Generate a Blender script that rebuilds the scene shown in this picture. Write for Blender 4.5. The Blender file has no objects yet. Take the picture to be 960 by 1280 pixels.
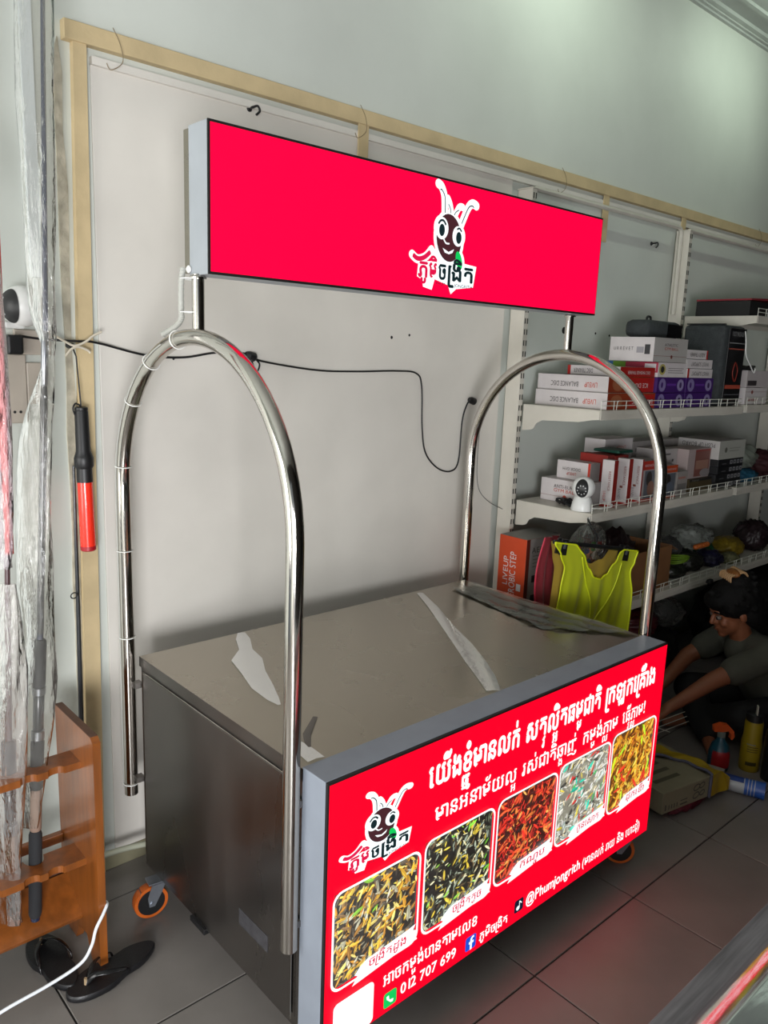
import bpy, bmesh, math, random
from mathutils import Vector, Matrix
import numpy as np
random.seed(7)
S = bpy.context.scene
COL = S.collection
PI = math.pi

# ------------------------------------------------------------------ camera
CAM = Vector((-.9423, -1.1831, 1.6329))
yaw, pitch, roll, f = .7362, -.1959, .0379, 984.68
fw = Vector((math.sin(yaw)*math.cos(pitch), math.cos(yaw)*math.cos(pitch), math.sin(pitch)))
rt = Vector((math.cos(yaw), -math.sin(yaw), 0)); up = rt.cross(fw)
r2 = math.cos(roll)*rt + math.sin(roll)*up; u2 = -math.sin(roll)*rt + math.cos(roll)*up
cd = bpy.data.cameras.new('camera'); cam = bpy.data.objects.new('camera', cd); COL.objects.link(cam)
M = Matrix((r2, u2, -fw)).transposed().to_4x4(); M.translation = CAM
cam.matrix_world = M
cd.sensor_fit = 'VERTICAL'; cd.sensor_height = 36; cd.lens = f/1280*36; cd.clip_start = .02
S.camera = cam
S.view_settings.view_transform = 'Standard'; S.view_settings.look = 'None'
S.view_settings.gamma = 1; S.view_settings.exposure = 0

# ------------------------------------------------------------------ world + lights
W = bpy.data.worlds.new('world'); S.world = W; W.use_nodes = True
W.node_tree.nodes['Background'].inputs[0].default_value = (.80, .90, 1, 1)
W.node_tree.nodes['Background'].inputs[1].default_value = .25

def area(name, loc, rot, sx, sy, power, color):
    l = bpy.data.lights.new(name, 'AREA'); l.shape = 'RECTANGLE'; l.size = sx; l.size_y = sy
    l.energy = power; l.color = color
    o = bpy.data.objects.new(name, l); o.location = loc; o.rotation_euler = rot; COL.objects.link(o); return o
# daylight coming in through the open shop front at the left / behind the camera
area('daylight_left', (-2.95, .25, 1.45), (0, -PI/2, 0), 1.8, 1.3, 52, (1, .985, .95))
area('daylight_front', (-2.15, -2.95, .95), (PI/2, 0, 0), 1.3, 1.2, 180, (.97, .98, 1))

# ------------------------------------------------------------------ helpers
def hexc(h, a=1):
    h = h.lstrip('#'); c = [int(h[i:i+2], 16)/255 for i in (0, 2, 4)]
    return tuple([x/12.92 if x <= .04045 else ((x+.055)/1.055)**2.4 for x in c]+[a])
MATS = {}
def mat(name, color='#808080', rough=.5, metal=0, noise=0, nscale=8, bump=0, bscale=60, emit=0, trans=0, alpha=1,
        stretch=None, spec=.5, coat=0, rvar=0):
    if name in MATS: return MATS[name]
    m = bpy.data.materials.new(name); m.use_nodes = True; nt = m.node_tree; N = nt.nodes; L = nt.links
    b = N['Principled BSDF']; c = hexc(color) if isinstance(color, str) else color
    b.inputs['Base Color'].default_value = c; b.inputs['Roughness'].default_value = rough
    b.inputs['Metallic'].default_value = metal; b.inputs['Specular IOR Level'].default_value = spec
    b.inputs['Coat Weight'].default_value = coat
    if trans: b.inputs['Transmission Weight'].default_value = trans
    if alpha < 1: b.inputs['Alpha'].default_value = alpha
    if emit:
        b.inputs['Emission Color'].default_value = c; b.inputs['Emission Strength'].default_value = emit
        b.inputs['Base Color'].default_value = (c[0]*.1, c[1]*.1, c[2]*.1, 1)
    tc = N.new('ShaderNodeTexCoord'); mp = N.new('ShaderNodeMapping'); L.new(tc.outputs['Object'], mp.inputs[0])
    if stretch: mp.inputs['Scale'].default_value = stretch
    if noise or rvar:
        n = N.new('ShaderNodeTexNoise'); n.inputs['Scale'].default_value = nscale; n.inputs['Detail'].default_value = 6
        L.new(mp.outputs[0], n.inputs['Vector'])
        if noise:
            r = N.new('ShaderNodeMapRange'); r.inputs[1].default_value = .3; r.inputs[2].default_value = .7
            r.inputs[3].default_value = 1-noise; r.inputs[4].default_value = 1+noise*.5
            L.new(n.outputs[0], r.inputs[0])
            mx = N.new('ShaderNodeMix'); mx.data_type = 'RGBA'; mx.blend_type = 'MULTIPLY'; mx.inputs[0].default_value = 1
            mx.inputs[6].default_value = c; L.new(r.outputs[0], mx.inputs[7]); L.new(mx.outputs[2], b.inputs['Base Color'])
        if rvar:
            r = N.new('ShaderNodeMapRange'); r.inputs[1].default_value = .3; r.inputs[2].default_value = .7
            r.inputs[3].default_value = rough-rvar; r.inputs[4].default_value = rough+rvar
            L.new(n.outputs[0], r.inputs[0]); L.new(r.outputs[0], b.inputs['Roughness'])
    if bump:
        n = N.new('ShaderNodeTexNoise'); n.inputs['Scale'].default_value = bscale; n.inputs['Detail'].default_value = 4
        L.new(mp.outputs[0], n.inputs['Vector'])
        bp = N.new('ShaderNodeBump'); bp.inputs['Strength'].default_value = bump; bp.inputs['Distance'].default_value = .01
        L.new(n.outputs[0], bp.inputs['Height']); L.new(bp.outputs[0], b.inputs['Normal'])
    MATS[name] = m; return m

def film(name, color='#ffffff', opac=.25, rough=.12, bscale=40, bump=.6, stretch=(1, 1, .25)):
    """thin clear plastic film: mostly see-through, with glossy creases and a slight milkiness"""
    m = bpy.data.materials.new(name); m.use_nodes = True; nt = m.node_tree; N = nt.nodes; L = nt.links
    N.clear(); out = N.new('ShaderNodeOutputMaterial')
    tr = N.new('ShaderNodeBsdfTransparent'); tr.inputs[0].default_value = (.97, .97, .96, 1)
    gl = N.new('ShaderNodeBsdfGlossy'); gl.inputs['Roughness'].default_value = rough
    df = N.new('ShaderNodeBsdfTranslucent'); df.inputs[0].default_value = hexc(color)
    d2 = N.new('ShaderNodeBsdfDiffuse'); d2.inputs[0].default_value = hexc(color)
    tc = N.new('ShaderNodeTexCoord'); mp = N.new('ShaderNodeMapping'); mp.inputs['Scale'].default_value = stretch
    n = N.new('ShaderNodeTexNoise'); n.inputs['Scale'].default_value = bscale; n.inputs['Detail'].default_value = 5
    L.new(tc.outputs['Object'], mp.inputs[0]); L.new(mp.outputs[0], n.inputs['Vector'])
    bp = N.new('ShaderNodeBump'); bp.inputs['Strength'].default_value = bump; bp.inputs['Distance'].default_value = .02
    L.new(n.outputs[0], bp.inputs['Height'])
    for x in (gl, df, d2): L.new(bp.outputs[0], x.inputs['Normal'])
    a = N.new('ShaderNodeMixShader'); a.inputs[0].default_value = .5; L.new(df.outputs[0], a.inputs[1]); L.new(d2.outputs[0], a.inputs[2])
    b = N.new('ShaderNodeMixShader'); b.inputs[0].default_value = opac; L.new(tr.outputs[0], b.inputs[1]); L.new(a.outputs[0], b.inputs[2])
    fr = N.new('ShaderNodeFresnel'); fr.inputs['IOR'].default_value = 1.45; L.new(bp.outputs[0], fr.inputs['Normal'])
    c = N.new('ShaderNodeMixShader'); L.new(fr.outputs[0], c.inputs[0]); L.new(b.outputs[0], c.inputs[1]); L.new(gl.outputs[0], c.inputs[2])
    L.new(c.outputs[0], out.inputs[0]); return m

def tag(o, label=None, cat=None, group=None, kind=None):
    if label: o['label'] = label
    if cat: o['category'] = cat
    if group: o['group'] = group
    if kind: o['kind'] = kind
    return o
XF = None           # (scale, offset) applied to mesh coordinates while a thing is being built
ORG = Vector((0, 0, 0))
def thing(name, loc, label, cat, group=None):
    o = bpy.data.objects.new(name, None); o.location = loc; o.empty_display_size = .05; COL.objects.link(o)
    return tag(o, label, cat, group)
def mk(name, V, F, m=None, parent=None, smooth=False, loc=None, mats=None, mi=None):
    """vertices are given in world coordinates; origin goes to loc (or the parent's place)"""
    V = [Vector(v) for v in V]
    if XF: V = [v*XF[0]+XF[1] for v in V]
    o0 = Vector(loc) if loc is not None else (Vector(parent_world(parent)) if parent else None)
    if o0 is None:
        mn = Vector([min(v[i] for v in V) for i in range(3)]); mxx = Vector([max(v[i] for v in V) for i in range(3)])
        o0 = Vector(((mn.x+mxx.x)/2, (mn.y+mxx.y)/2, mn.z))
    me = bpy.data.meshes.new(name); me.from_pydata([v-o0 for v in V], [], F); me.update()
    if smooth:
        me.polygons.foreach_set('use_smooth', [True]*len(me.polygons))
    o = bpy.data.objects.new(name, me); COL.objects.link(o)
    if mats:
        for x in mats: me.materials.append(x)
        me.polygons.foreach_set('material_index', mi)
    elif m: me.materials.append(m)
    if parent: o.parent = parent; o.location = o0-Vector(parent_world(parent))
    else: o.location = o0
    return o
def parent_world(p):
    l = Vector(p.location)
    while p.parent: p = p.parent; l = l+Vector(p.location)
    return l
class G:
    """geometry collector"""
    def __init__(s): s.V = []; s.F = []; s.I = []
    def add(s, V, F, mi=0):
        n = len(s.V); s.V += [Vector(v) for v in V]; s.F += [tuple(i+n for i in f) for f in F]; s.I += [mi]*len(F); return s
    def box(s, x0, x1, y0, y1, z0, z1, mi=0, bev=0, rot=0):
        if bev:
            bm = bmesh.new(); bmesh.ops.create_cube(bm, size=1)
            for v in bm.verts: v.co = Vector(((x1-x0)*v.co.x, (y1-y0)*v.co.y, (z1-z0)*v.co.z))
            bmesh.ops.bevel(bm, geom=bm.edges[:]+bm.verts[:], offset=bev, segments=2, profile=.5, affect='EDGES')
            V = [v.co.copy() for v in bm.verts]; F = [[v.index for v in f.verts] for f in bm.faces]; bm.free()
        else:
            a, b, c = (x1-x0)/2, (y1-y0)/2, (z1-z0)/2
            V = [Vector((x*a, y*b, z*c)) for x in (-1, 1) for y in (-1, 1) for z in (-1, 1)]
            F = [(0, 1, 3, 2), (4, 6, 7, 5), (0, 4, 5, 1), (2, 3, 7, 6), (0, 2, 6, 4), (1, 5, 7, 3)]
        cx = Vector(((x0+x1)/2, (y0+y1)/2, (z0+z1)/2)); R = Matrix.Rotation(rot, 3, 'Z')
        return s.add([R@v+cx for v in V], F, mi)
    def tube(s, P, r, n=10, mi=0, cap=True):
        P = [Vector(p) for p in P]; rr = r if isinstance(r, (list, tuple)) else [r]*len(P)
        V = []; F = []; t0 = (P[1]-P[0]).normalized(); a = t0.orthogonal().normalized()
        for i, p in enumerate(P):
            t = (P[min(i+1, len(P)-1)]-P[max(i-1, 0)]).normalized()
            a = (a-t*a.dot(t)).normalized(); b = t.cross(a)
            for k in range(n):
                q = 2*PI*k/n; V.append(p+(a*math.cos(q)+b*math.sin(q))*rr[i])
        for i in range(len(P)-1):
            for k in range(n): F.append((i*n+k, i*n+(k+1) % n, (i+1)*n+(k+1) % n, (i+1)*n+k))
        if cap: F.append(tuple(range(n-1, -1, -1))); F.append(tuple((len(P)-1)*n+k for k in range(n)))
        return s.add(V, F, mi)
    def lathe(s, prof, c, axis=(0, 0, 1), n=24, mi=0):
        """prof: list of (radius, height along axis) from c"""
        ax = Vector(axis).normalized(); a = ax.orthogonal().normalized(); b = ax.cross(a); c = Vector(c); V = []; F = []
        for r, h in prof:
            for k in range(n):
                q = 2*PI*k/n; V.append(c+ax*h+(a*math.cos(q)+b*math.sin(q))*max(r, 1e-5))
        for i in range(len(prof)-1):
            for k in range(n): F.append((i*n+k, i*n+(k+1) % n, (i+1)*n+(k+1) % n, (i+1)*n+k))
        F.append(tuple(range(n-1, -1, -1))); F.append(tuple((len(prof)-1)*n+k for k in range(n)))
        return s.add(V, F, mi)
    def prism(s, poly, fn, mi=0):
        """poly 2D outline, fn(u,v,side)->3D for side 0/1"""
        n = len(poly); V = [fn(u, v, 0) for u, v in poly]+[fn(u, v, 1) for u, v in poly]
        F = [tuple(range(n)), tuple(range(2*n-1, n-1, -1))]+[(i, i+n, (i+1) % n+n, (i+1) % n) for i in range(n)]
        return s.add(V, F, mi)
    def poly(s, P, mi=0): return s.add(P, [tuple(range(len(P)))], mi)
    def out(s, name, m=None, parent=None, smooth=False, loc=None, mats=None):
        if mats: return mk(name, s.V, s.F, None, parent, smooth, loc, mats, s.I)
        return mk(name, s.V, s.F, m, parent, smooth, loc)
def smooth_path(P, n=8):
    P = [Vector(p) for p in P]; Q = [P[0]]+P+[P[-1]]; out = []
    for i in range(1, len(Q)-2):
        for k in range(n):
            t = k/n; a, b, c, d = Q[i-1], Q[i], Q[i+1], Q[i+2]
            out.append(.5*((2*b)+(c-a)*t+(2*a-5*b+4*c-d)*t*t+(3*b-3*c+d-a)*t**3))
    return out+[P[-1]]
def autosmooth(o, ang=.6):
    me = o.data; me.polygons.foreach_set('use_smooth', [True]*len(me.polygons))
    bm = bmesh.new(); bm.from_mesh(me)
    for e in bm.edges:
        if len(e.link_faces) == 2 and e.calc_face_angle(0) > ang: e.smooth = False
    bm.to_mesh(me); bm.free(); return o

# ---- lettering: outlines of the built-in font, laid out by hand (Khmer stacks its letters)
GL = {}
def glyph(ch, off=0):
    k = (ch, off)
    if k in GL: return GL[k]
    c = bpy.data.curves.new('t', 'FONT'); c.body = ch; c.resolution_u = 3; c.offset = off
    o = bpy.data.objects.new('t', c); COL.objects.link(o); bpy.context.view_layer.update()
    m = bpy.data.meshes.new_from_object(o.evaluated_get(bpy.context.evaluated_depsgraph_get()))
    V = [(v.co.x, v.co.y) for v in m.vertices]; F = [tuple(p.vertices) for p in m.polygons]
    bpy.data.objects.remove(o); bpy.data.curves.remove(c); bpy.data.meshes.remove(m)
    GL[k] = (V, F); return GL[k]
PRE = {'\u17c1': ('\u17c1', '', ''), '\u17c2': ('\u17c2', '', ''), '\u17c3': ('\u17c3', '', ''), '\u17be': ('\u17c1', '\u17b8', ''),
       '\u17bf': ('\u17c1', '\u17ba', '\u17b6'), '\u17c0': ('\u17c1', '', '\u17b6'), '\u17c4': ('\u17c1', '', '\u17b6')}
TOP = '\u17b7\u17b8\u17b9\u17ba\u17c9\u17ca\u17c6\u17cb\u17d0'; BOT = '\u17bb\u17bc\u17bd'
HOOK = ([(.02, -.2), (.08, -.28), (.3, -.28), (.3, -.2), (.12, -.2), (.1, -.17), (.1, .5), (.16, .59), (.02, .59)],
        [(0, 1, 2, 3, 4, 5, 6, 7, 8)])
def layout(text, off=0):
    """returns 2D verts, faces, width"""
    V = []; F = []; x = 0.
    def put(g, dx, dy, sx=1, sy=1):
        n = len(V); V.extend([(dx+a*sx, dy+b*sy) for a, b in g[0]]); F.extend([tuple(i+n for i in q) for q in g[1]])
    i = 0
    while i < len(text):
        ch = text[i]; i += 1
        if ch == ' ': x += .28; continue
        if not '\u1780' <= ch <= '\u17ff':
            g = glyph(ch, off); put(g, x, 0); x += (max(a for a, b in g[0]) if g[0] else .2)+.05; continue
        subs = []; marks = []
        while i < len(text) and ('\u17b6' <= text[i] <= '\u17d3'):
            if text[i] == '\u17d2' and i+1 < len(text): subs.append(text[i+1]); i += 2
            else: marks.append(text[i]); i += 1
        post = ''; tops = []; bots = []
        for m in marks:
            if m in PRE:
                a, b, c = PRE[m]; g = glyph(a, off); put(g, x, 0); x += max(p for p, q in g[0])+.07
                if b: tops.append(b)
                post += c
            elif m in TOP: tops.append(m)
            elif m in BOT: bots.append(m)
            else: post += m
        if '\u179a' in subs: put(HOOK, x, 0); x += .16
        g = glyph(ch, off)
        if not g[0]: continue
        w = max(p for p, q in g[0]); put(g, x, 0)
        for k, s_ in enumerate([s for s in subs if s != '\u179a']):
            h = glyph(s_, off); hw = max(p for p, q in h[0]); put(h, x+w-hw*.62-.02, -.44, .62, .55)
        x += w+.09
        for k, m in enumerate(tops): put(glyph(m, off), x, .16*k)
        for m in bots: put(glyph(m, off), x, -.22 if [s for s in subs if s != '\u179a'] else 0)
        for m in post: h = glyph(m, off); put(h, x, 0); x += max(p for p, q in h[0])+.07
    return V, F, x
def text2(text, off=0): return layout(text, off)
def lettering(name, text, fn, x0, x1, z0, h, m, parent, off=.0, slant=0, base=None):
    """writes text from x0 to x1, baseline z0, letter height h; fn(u,v) puts it on its surface"""
    V, F, w = layout(text); sx = (x1-x0)/w; sz = h/.62; g = G()
    for dx, dy in ((0, 0),) if not off else ((0, 0), (-off, 0), (off, 0), (0, off*.8), (0, -off*.8)):   # bold: the outline repeated with small shifts
        g.add([fn(x0+(a+dx)*sx+(b+dy)*sz*slant, z0+(b+dy)*sz) for a, b in V], F)
    return g.out(name, m, parent)

# ------------------------------------------------------------------ materials
wallp = mat('wall_paint', '#cfd3cc', .55, noise=.10, nscale=1.6, bump=.08, bscale=22)
board = mat('wall_board', '#ddd8d0', .42, noise=.12, nscale=2.2, bump=.06, bscale=9, rvar=.08)
beige = mat('beige_strut', '#c9b48c', .6, noise=.12, nscale=12, bump=.1)
ceilm = mat('ceiling_paint', '#b4b8b4', .7, noise=.06)
tilem = mat('floor_tile', '#78736f', .34, noise=.14, nscale=5, bump=.03, bscale=30, rvar=.08)
grout = mat('grout', '#2e2a28', .9)
steel = mat('brushed_steel', '#a8a093', .27, 1, noise=.06, nscale=3, bump=.05, bscale=5, rvar=.07)
steelside = mat('brushed_steel_side', '#8f8b88', .3, 1, noise=.14, nscale=4, bump=.05, bscale=4, stretch=(1, 1, .3), rvar=.08)
chrome = mat('polished_tube', '#c9c4bd', .1, 1, bump=.01, bscale=30)
alu = mat('aluminium_frame', '#8f96a2', .5, .25, noise=.07, nscale=12)
black = mat('black_plastic', '#141416', .45)
darkt = mat('black_edge', '#0c0a0b', .6)
shelfm = mat('white_enamel', '#cdc8bd', .45, noise=.06, nscale=10)
wirem = mat('shelf_wire', '#d8d8ce', .35)
cardw = mat('white_card', '#c9c2c0', .6, noise=.05, nscale=14)
wood = mat('varnished_pine', '#84491a', .32, noise=.32, nscale=6, stretch=(6, 6, .7), bump=.05, bscale=40, coat=.4)
wooddark = mat('worn_pine_edge', '#5b3a2a', .6, noise=.3, nscale=14)
white_pl = mat('white_plastic', '#e2e2e0', .3)
def emat(name, col, st):
    if name in MATS: return MATS[name]
    m = bpy.data.materials.new(name); m.use_nodes = True; b = m.node_tree.nodes['Principled BSDF']
    c = hexc(col) if isinstance(col, str) else col
    b.inputs['Base Color'].default_value = (c[0]*.2, c[1]*.2, c[2]*.2, 1); b.inputs['Roughness'].default_value = .5; b.inputs['Specular IOR Level'].default_value = .12
    b.inputs['Emission Color'].default_value = c; b.inputs['Emission Strength'].default_value = st
    MATS[name] = m; return m
red_sign = emat('backlit_red_sign', (1, .0, .045, 1), 1.12)
red_panel = emat('backlit_red_panel', (1, .0, .018, 1), 1.12)
w_lit = emat('backlit_white', (.93, .99, 1, 1), 1.05)
maroon_l = emat('backlit_maroon', '#45242a', 1.0)
black_l = emat('backlit_black', '#15282c', 1.0)
red_l = emat('backlit_crimson', '#d8164a', 1.0)
green_l = emat('backlit_green', '#12c45a', 1.0)
blue_l = emat('backlit_blue', '#1a4fd0', 1.0)
navy_l = emat('backlit_navy', '#101830', 1.0)

# ------------------------------------------------------------------ the room
YW = 1.04; ZC = 3.42
X0, X1, Y0 = -3.0, 5.2, -3.0
def struct(o): o['kind'] = 'structure'; return o
gf = G(); gf.box(X0, X1, Y0, YW, -.06, -.004); floor = struct(gf.out('floor', grout))
T = .5; ox, oy = .6402, -.1157
tb = bmesh.new(); bmesh.ops.create_cube(tb, size=1)
for v in tb.verts: v.co = Vector((v.co.x*(T-.005), v.co.y*(T-.005), v.co.z*.006))
bmesh.ops.bevel(tb, geom=[e for e in tb.edges if all(v.co.z > 0 for v in e.verts)], offset=.0012, segments=1, affect='EDGES')
tme = bpy.data.meshes.new('tile'); tb.to_mesh(tme); tb.free(); tme.materials.append(tilem)
fl = Vector(floor.location)
i0 = math.floor((X0-ox)/T); i1 = math.ceil((X1-ox)/T); j0 = math.floor((Y0-oy)/T); j1 = math.ceil((YW-oy)/T)
for i in range(i0, i1):
    for j in range(j0, j1):
        xa, xb = max(ox+i*T, X0), min(ox+(i+1)*T, X1); ya, yb = max(oy+j*T, Y0), min(oy+(j+1)*T, YW)
        if xb-xa < .03 or yb-ya < .03: continue
        t = bpy.data.objects.new('tile', tme); COL.objects.link(t); t.parent = floor
        t.location = Vector(((xa+xb)/2, (ya+yb)/2, -.003))-fl
        t.scale = ((xb-xa)/T, (yb-ya)/T, 1)
g = G(); g.box(X0-.1, X1+.1, YW, YW+.12, 0, ZC); wall_back = struct(g.out('wall_back', wallp))
g = G(); g.box(X1, X1+.1, Y0, YW, 0, ZC); struct(g.out('wall_right', mat('front_wall_paint', '#2c2b29', .7)))
g = G(); g.box(X0-.1, X0, Y0, YW, 2.75, ZC); g.box(X0-.1, X0, .95, YW, 0, 2.75); g.box(X0-.1, X0, Y0, -.7, 0, 2.75); struct(g.out('wall_left', wallp))
g = G(); g.box(X0-.1, X1+.1, Y0-.1, Y0, 2.75, ZC); g.box(-1.3, X1, Y0-.1, Y0, 0, 2.75); struct(g.out('wall_front', mat('front_wall_paint', '#2c2b29', .7)))
g = G(); g.box(X0-.1, X1+.1, Y0-.1, YW+.1, ZC, ZC+.1); struct(g.out('ceiling', ceilm))
# stepped cornice between wall and ceiling
g = G()
for k, (d, z) in enumerate([(.018, 3.385), (.034, 3.395), (.06, 3.402), (.15, 3.41), (.175, 3.404)]):
    g.box(X0, X1, YW-d, YW-(0 if k < 3 else d-.02), z, ZC)
struct(g.out('trim_1', ceilm))
# smooth board panelling below the strut and its ledge
g = G(); g.box(-.035, 1.705, YW-.008, YW, .0, 2.36, bev=.002); g.box(-.035, 4.6, YW-.02, YW, 2.352, 2.372)
struct(g.out('trim_2', board))
# skirting
g = G(); g.box(X0, X1, YW-.016, YW-.0082, 0, .055, bev=.002); struct(g.out('baseboard_back', mat('skirting', '#8f8a70', .6, noise=.15)))
# beige wooden framing on the wall
strut = thing('wall_frame', (1.9, YW, 2.38), 'beige painted timber rail running along the grey wall above the shelves, with short uprights', 'rail')
g = G(); g.box(-.108, 4.9, YW-.028, YW, 2.394, 2.441, bev=.002); g.out('rail', beige, strut)
g = G(); g.add([(-.084, YW-.022, 2.394), (-.049, YW-.022, 2.394), (-.076, YW-.022, 0), (-.128, YW-.022, 0),
                (-.084, YW, 2.394), (-.049, YW, 2.394), (-.076, YW, 0), (-.128, YW, 0)],
               [(0, 3, 2, 1), (4, 5, 6, 7), (0, 4, 7, 3), (1, 2, 6, 5), (0, 1, 5, 4), (3, 7, 6, 2)])
g.out('post', beige, strut)
for x, zb_ in ((.87, 2.2), (2.34, 2.19), (3.06, 2.1)):
    g = G(); g.box(x, x+.045, YW-.024, YW-.0201, zb_, 2.394); g.out('post', beige, strut)
for x in (.02, .87, 2.0, 3.95):
    g = G(); g.tube(smooth_path([(x, YW-.03, 2.45), (x+.012, YW-.045, 2.41), (x+.02, YW-.04, 2.37), (x-.01, YW-.035, 2.345), (x-.02, YW-.03, 2.36)]), .0011, 6)
    g.out('wire', mat('rusty_wire', '#8a7a60', .6, .3), strut)
# rough plaster remnants left of the post
g = G(); random.seed(3)
pl = [(-.118, 2.40)]+[(-.128-.006*random.random(), 2.36-.14*k) for k in range(14)]+[(-.15, .3)]
pr = [(-.128, .3)]+[(-.104-.010*random.random(), .5+.14*k) for k in range(14)]
g.prism(pl+pr, lambda a, b, s: (a, YW-.006*s, b)); struct(g.out('trim_3', mat('cracked_plaster', '#b9b2a0', .85, noise=.35, nscale=20, bump=.5, bscale=40)))
# old screw hooks on the wall
def wall_hook(x, z, lab):
    t = thing('screw_hook', (x, YW-.01, z), lab, 'hook', None)
    g = G(); g.tube([(x, YW-.008, z), (x, YW-.03, z)], .004, 8); g.tube(smooth_path([(x, YW-.03, z), (x+.012, YW-.036, z+.004), (x+.02, YW-.034, z-.008), (x+.01, YW-.03, z-.02)]), .0035, 8)
    g.out('hook', black, t)
    g = G(); g.lathe([(.010, 0), (.007, .005)], (x, YW-.008, z), (0, -1, 0), 12); g.out('plate', black, t)
wall_hook(.452, 2.352, 'small black screw hook on the wall just above the lit red sign box')
wall_hook(2.81, 2.235, 'small black hook beside the beige short upright near the shelving top rail')
# dark plaster pocks: knot hole by the right arch and wall plugs
for x, z, r in ((2.145, 1.777, .016), (.30, 1.66, .006), (.19, 1.60, .004), (1.07, 1.70, .006), (1.16, 1.712, .005), (2.4, 1.775, .006), (2.52, 1.77, .006)):
    g = G(); g.lathe([(r, 0), (r*.7, .002)], (x, YW-(.0082 if x < 1.7 else 0), z), (0, -1, 0), 10); o = g.out('wall_plug', mat('dirty_hole', '#1b1a1a', .9), wall_back)

# ------------------------------------------------------------------ ceiling tube lamps (just above the frame)
for k, (x, lab) in enumerate(((1.9, 'left ceiling fluorescent tube lamp near the wall'), (3.42, 'right ceiling fluorescent tube lamp near the wall'))):
    t = thing('tube_lamp', (x, .05, ZC), lab, 'lamp')
    g = G(); g.box(x-.03, x+.03, -.2, .6, 3.37, ZC, bev=.004); g.out('housing', white_pl, t)
    g = G(); g.tube([(x, -.18, 3.35), (x, .58, 3.35)], .013, 12); g.out('tube', emat('lit_tube', (.78, 1, .80, 1), 3), t)
    area('tube_glow', (x, .45, 3.32), (math.radians(62), 0, 0), .75, .05, 2.3, (.84, 1, .82)).data.spread = 2.4

# ------------------------------------------------------------------ the food cart
SC = .97; OFS = CAM*(1-SC)
def K(p): return Vector(p)*SC+OFS
cart_o = K((.7, .45, 0)); cart_o.z = 0
cart = thing('food_cart', cart_o, 'stainless steel food cart with tube arches, backlit red front panel and red sign box', 'food cart')
XF = (SC, OFS)
CW, ZT, ZB, D, d = 1.4057, .7426, .0649, .9008, .0873
# body shell, lid with folded edge, inset side panels
g = G(); g.box(.004, CW-.004, d, D-.004, ZB+.0, ZT-.024); body = g.out('body', steelside, cart)
g = G(); n = 26; V = []; F = []
def bulge(a, b):
    return .0012*math.sin(7*a+2*b)*math.sin(5*b)+.0009*math.sin(13*a-5*b)
for i in range(n+1):
    for j in range(n+1):
        x = CW*i/n; y = d+(D-d)*j/n; e = min(i, n-i, j, n-j)/4; V.append((x, y, ZT+bulge(x, y)*min(1, e)))
for i in range(n):
    for j in range(n): F.append((i*(n+1)+j, (i+1)*(n+1)+j, (i+1)*(n+1)+j+1, i*(n+1)+j+1))
g.add(V, F)
worktop = g.out('worktop', steel, cart, smooth=True)
g = G()
for (x0, x1, y0, y1) in ((0, .0035, d, D), (CW-.0035, CW, d, D), (0, CW, D-.0035, D)): g.box(x0, x1, y0, y1, ZT-.03, ZT-.0003)
g.out('lid_edge', steelside, cart)
for x in (0, CW):
    s = -1 if x == 0 else 1
    g = G(); g.box(x+min(0, s*.002), x+max(0, s*.002), d+.035, D-.028, ZB+.025, ZT-.044, bev=.0008); g.out('side_panel', steelside, cart)
    g = G(); g.tube([(x+s*.0022, d+.03, ZB+.02), (x+s*.0022, d+.03, ZT-.04), (x+s*.0022, D-.024, ZT-.04), (x+s*.0022, D-.024, ZB+.02)], .0014, 6); g.out('seam', chrome, cart)
g = G(); g.box(-.0032, -.002, .215, .345, .20, .245, bev=.0004); g.out('sticker', mat('faded_sticker', '#48474b', .4, .3, noise=.4, nscale=60), cart)
g = G(); g.box(-.006, .03, .52, .60, ZB-.012, ZB+.004, bev=.002); g.out('rubber_bumper', black, cart)
# clear protective film left on the right end; pale strips elsewhere imitate light reflections on the top
filmm = film('film_and_glint', '#dfe6dc', .17, .08, 14, .7, (1, 1, 1))
streak = film('glint_streak', '#dfeee0', .38, .2, 10, .3, (1, 1, 1))
def sheet(name, outline, z, amp, m, nn=26, ph=0.):
    """wrinkled patch over a quad outline [(x,y)*4]"""
    V = []; F = []; A, B, C2, D2 = [Vector(p) for p in outline]
    for i in range(nn+1):
        for j in range(nn+1):
            a, b = i/nn, j/nn; p = (A*(1-a)+B*a)*(1-b)+(D2*(1-a)+C2*a)*b
            w = abs(math.sin(9*a+5*b+ph+1.3*math.sin(4*b)))**3*.7+abs(math.sin(14*b-6*a+ph))**5*.5
            V.append((p.x, p.y, z+amp*w))
    for i in range(nn):
        for j in range(nn): F.append((i*(nn+1)+j, (i+1)*(nn+1)+j, (i+1)*(nn+1)+j+1, i*(nn+1)+j+1))
    return mk(name, V, F, m, cart, True)
sheet('film_and_glint', [(1.17, .33), (1.395, .10), (1.40, .84), (1.26, .84)], ZT+.003, .008, filmm)
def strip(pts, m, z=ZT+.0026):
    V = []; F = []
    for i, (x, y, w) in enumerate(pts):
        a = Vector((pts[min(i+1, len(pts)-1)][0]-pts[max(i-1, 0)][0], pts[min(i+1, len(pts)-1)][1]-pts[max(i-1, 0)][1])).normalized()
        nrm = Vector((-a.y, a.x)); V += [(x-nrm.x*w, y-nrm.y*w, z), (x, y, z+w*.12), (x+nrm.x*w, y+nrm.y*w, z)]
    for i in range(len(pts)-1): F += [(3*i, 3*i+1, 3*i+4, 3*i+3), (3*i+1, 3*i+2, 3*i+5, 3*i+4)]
    mk('film_and_glint', V, F, m, cart, True)
strip([(.34, .89, .012), (.315, .84, .022), (.275, .76, .020), (.235, .69, .045), (.20, .60, .034), (.165, .50, .030), (.145, .42, .016), (.138, .38, .004)], streak)
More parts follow.
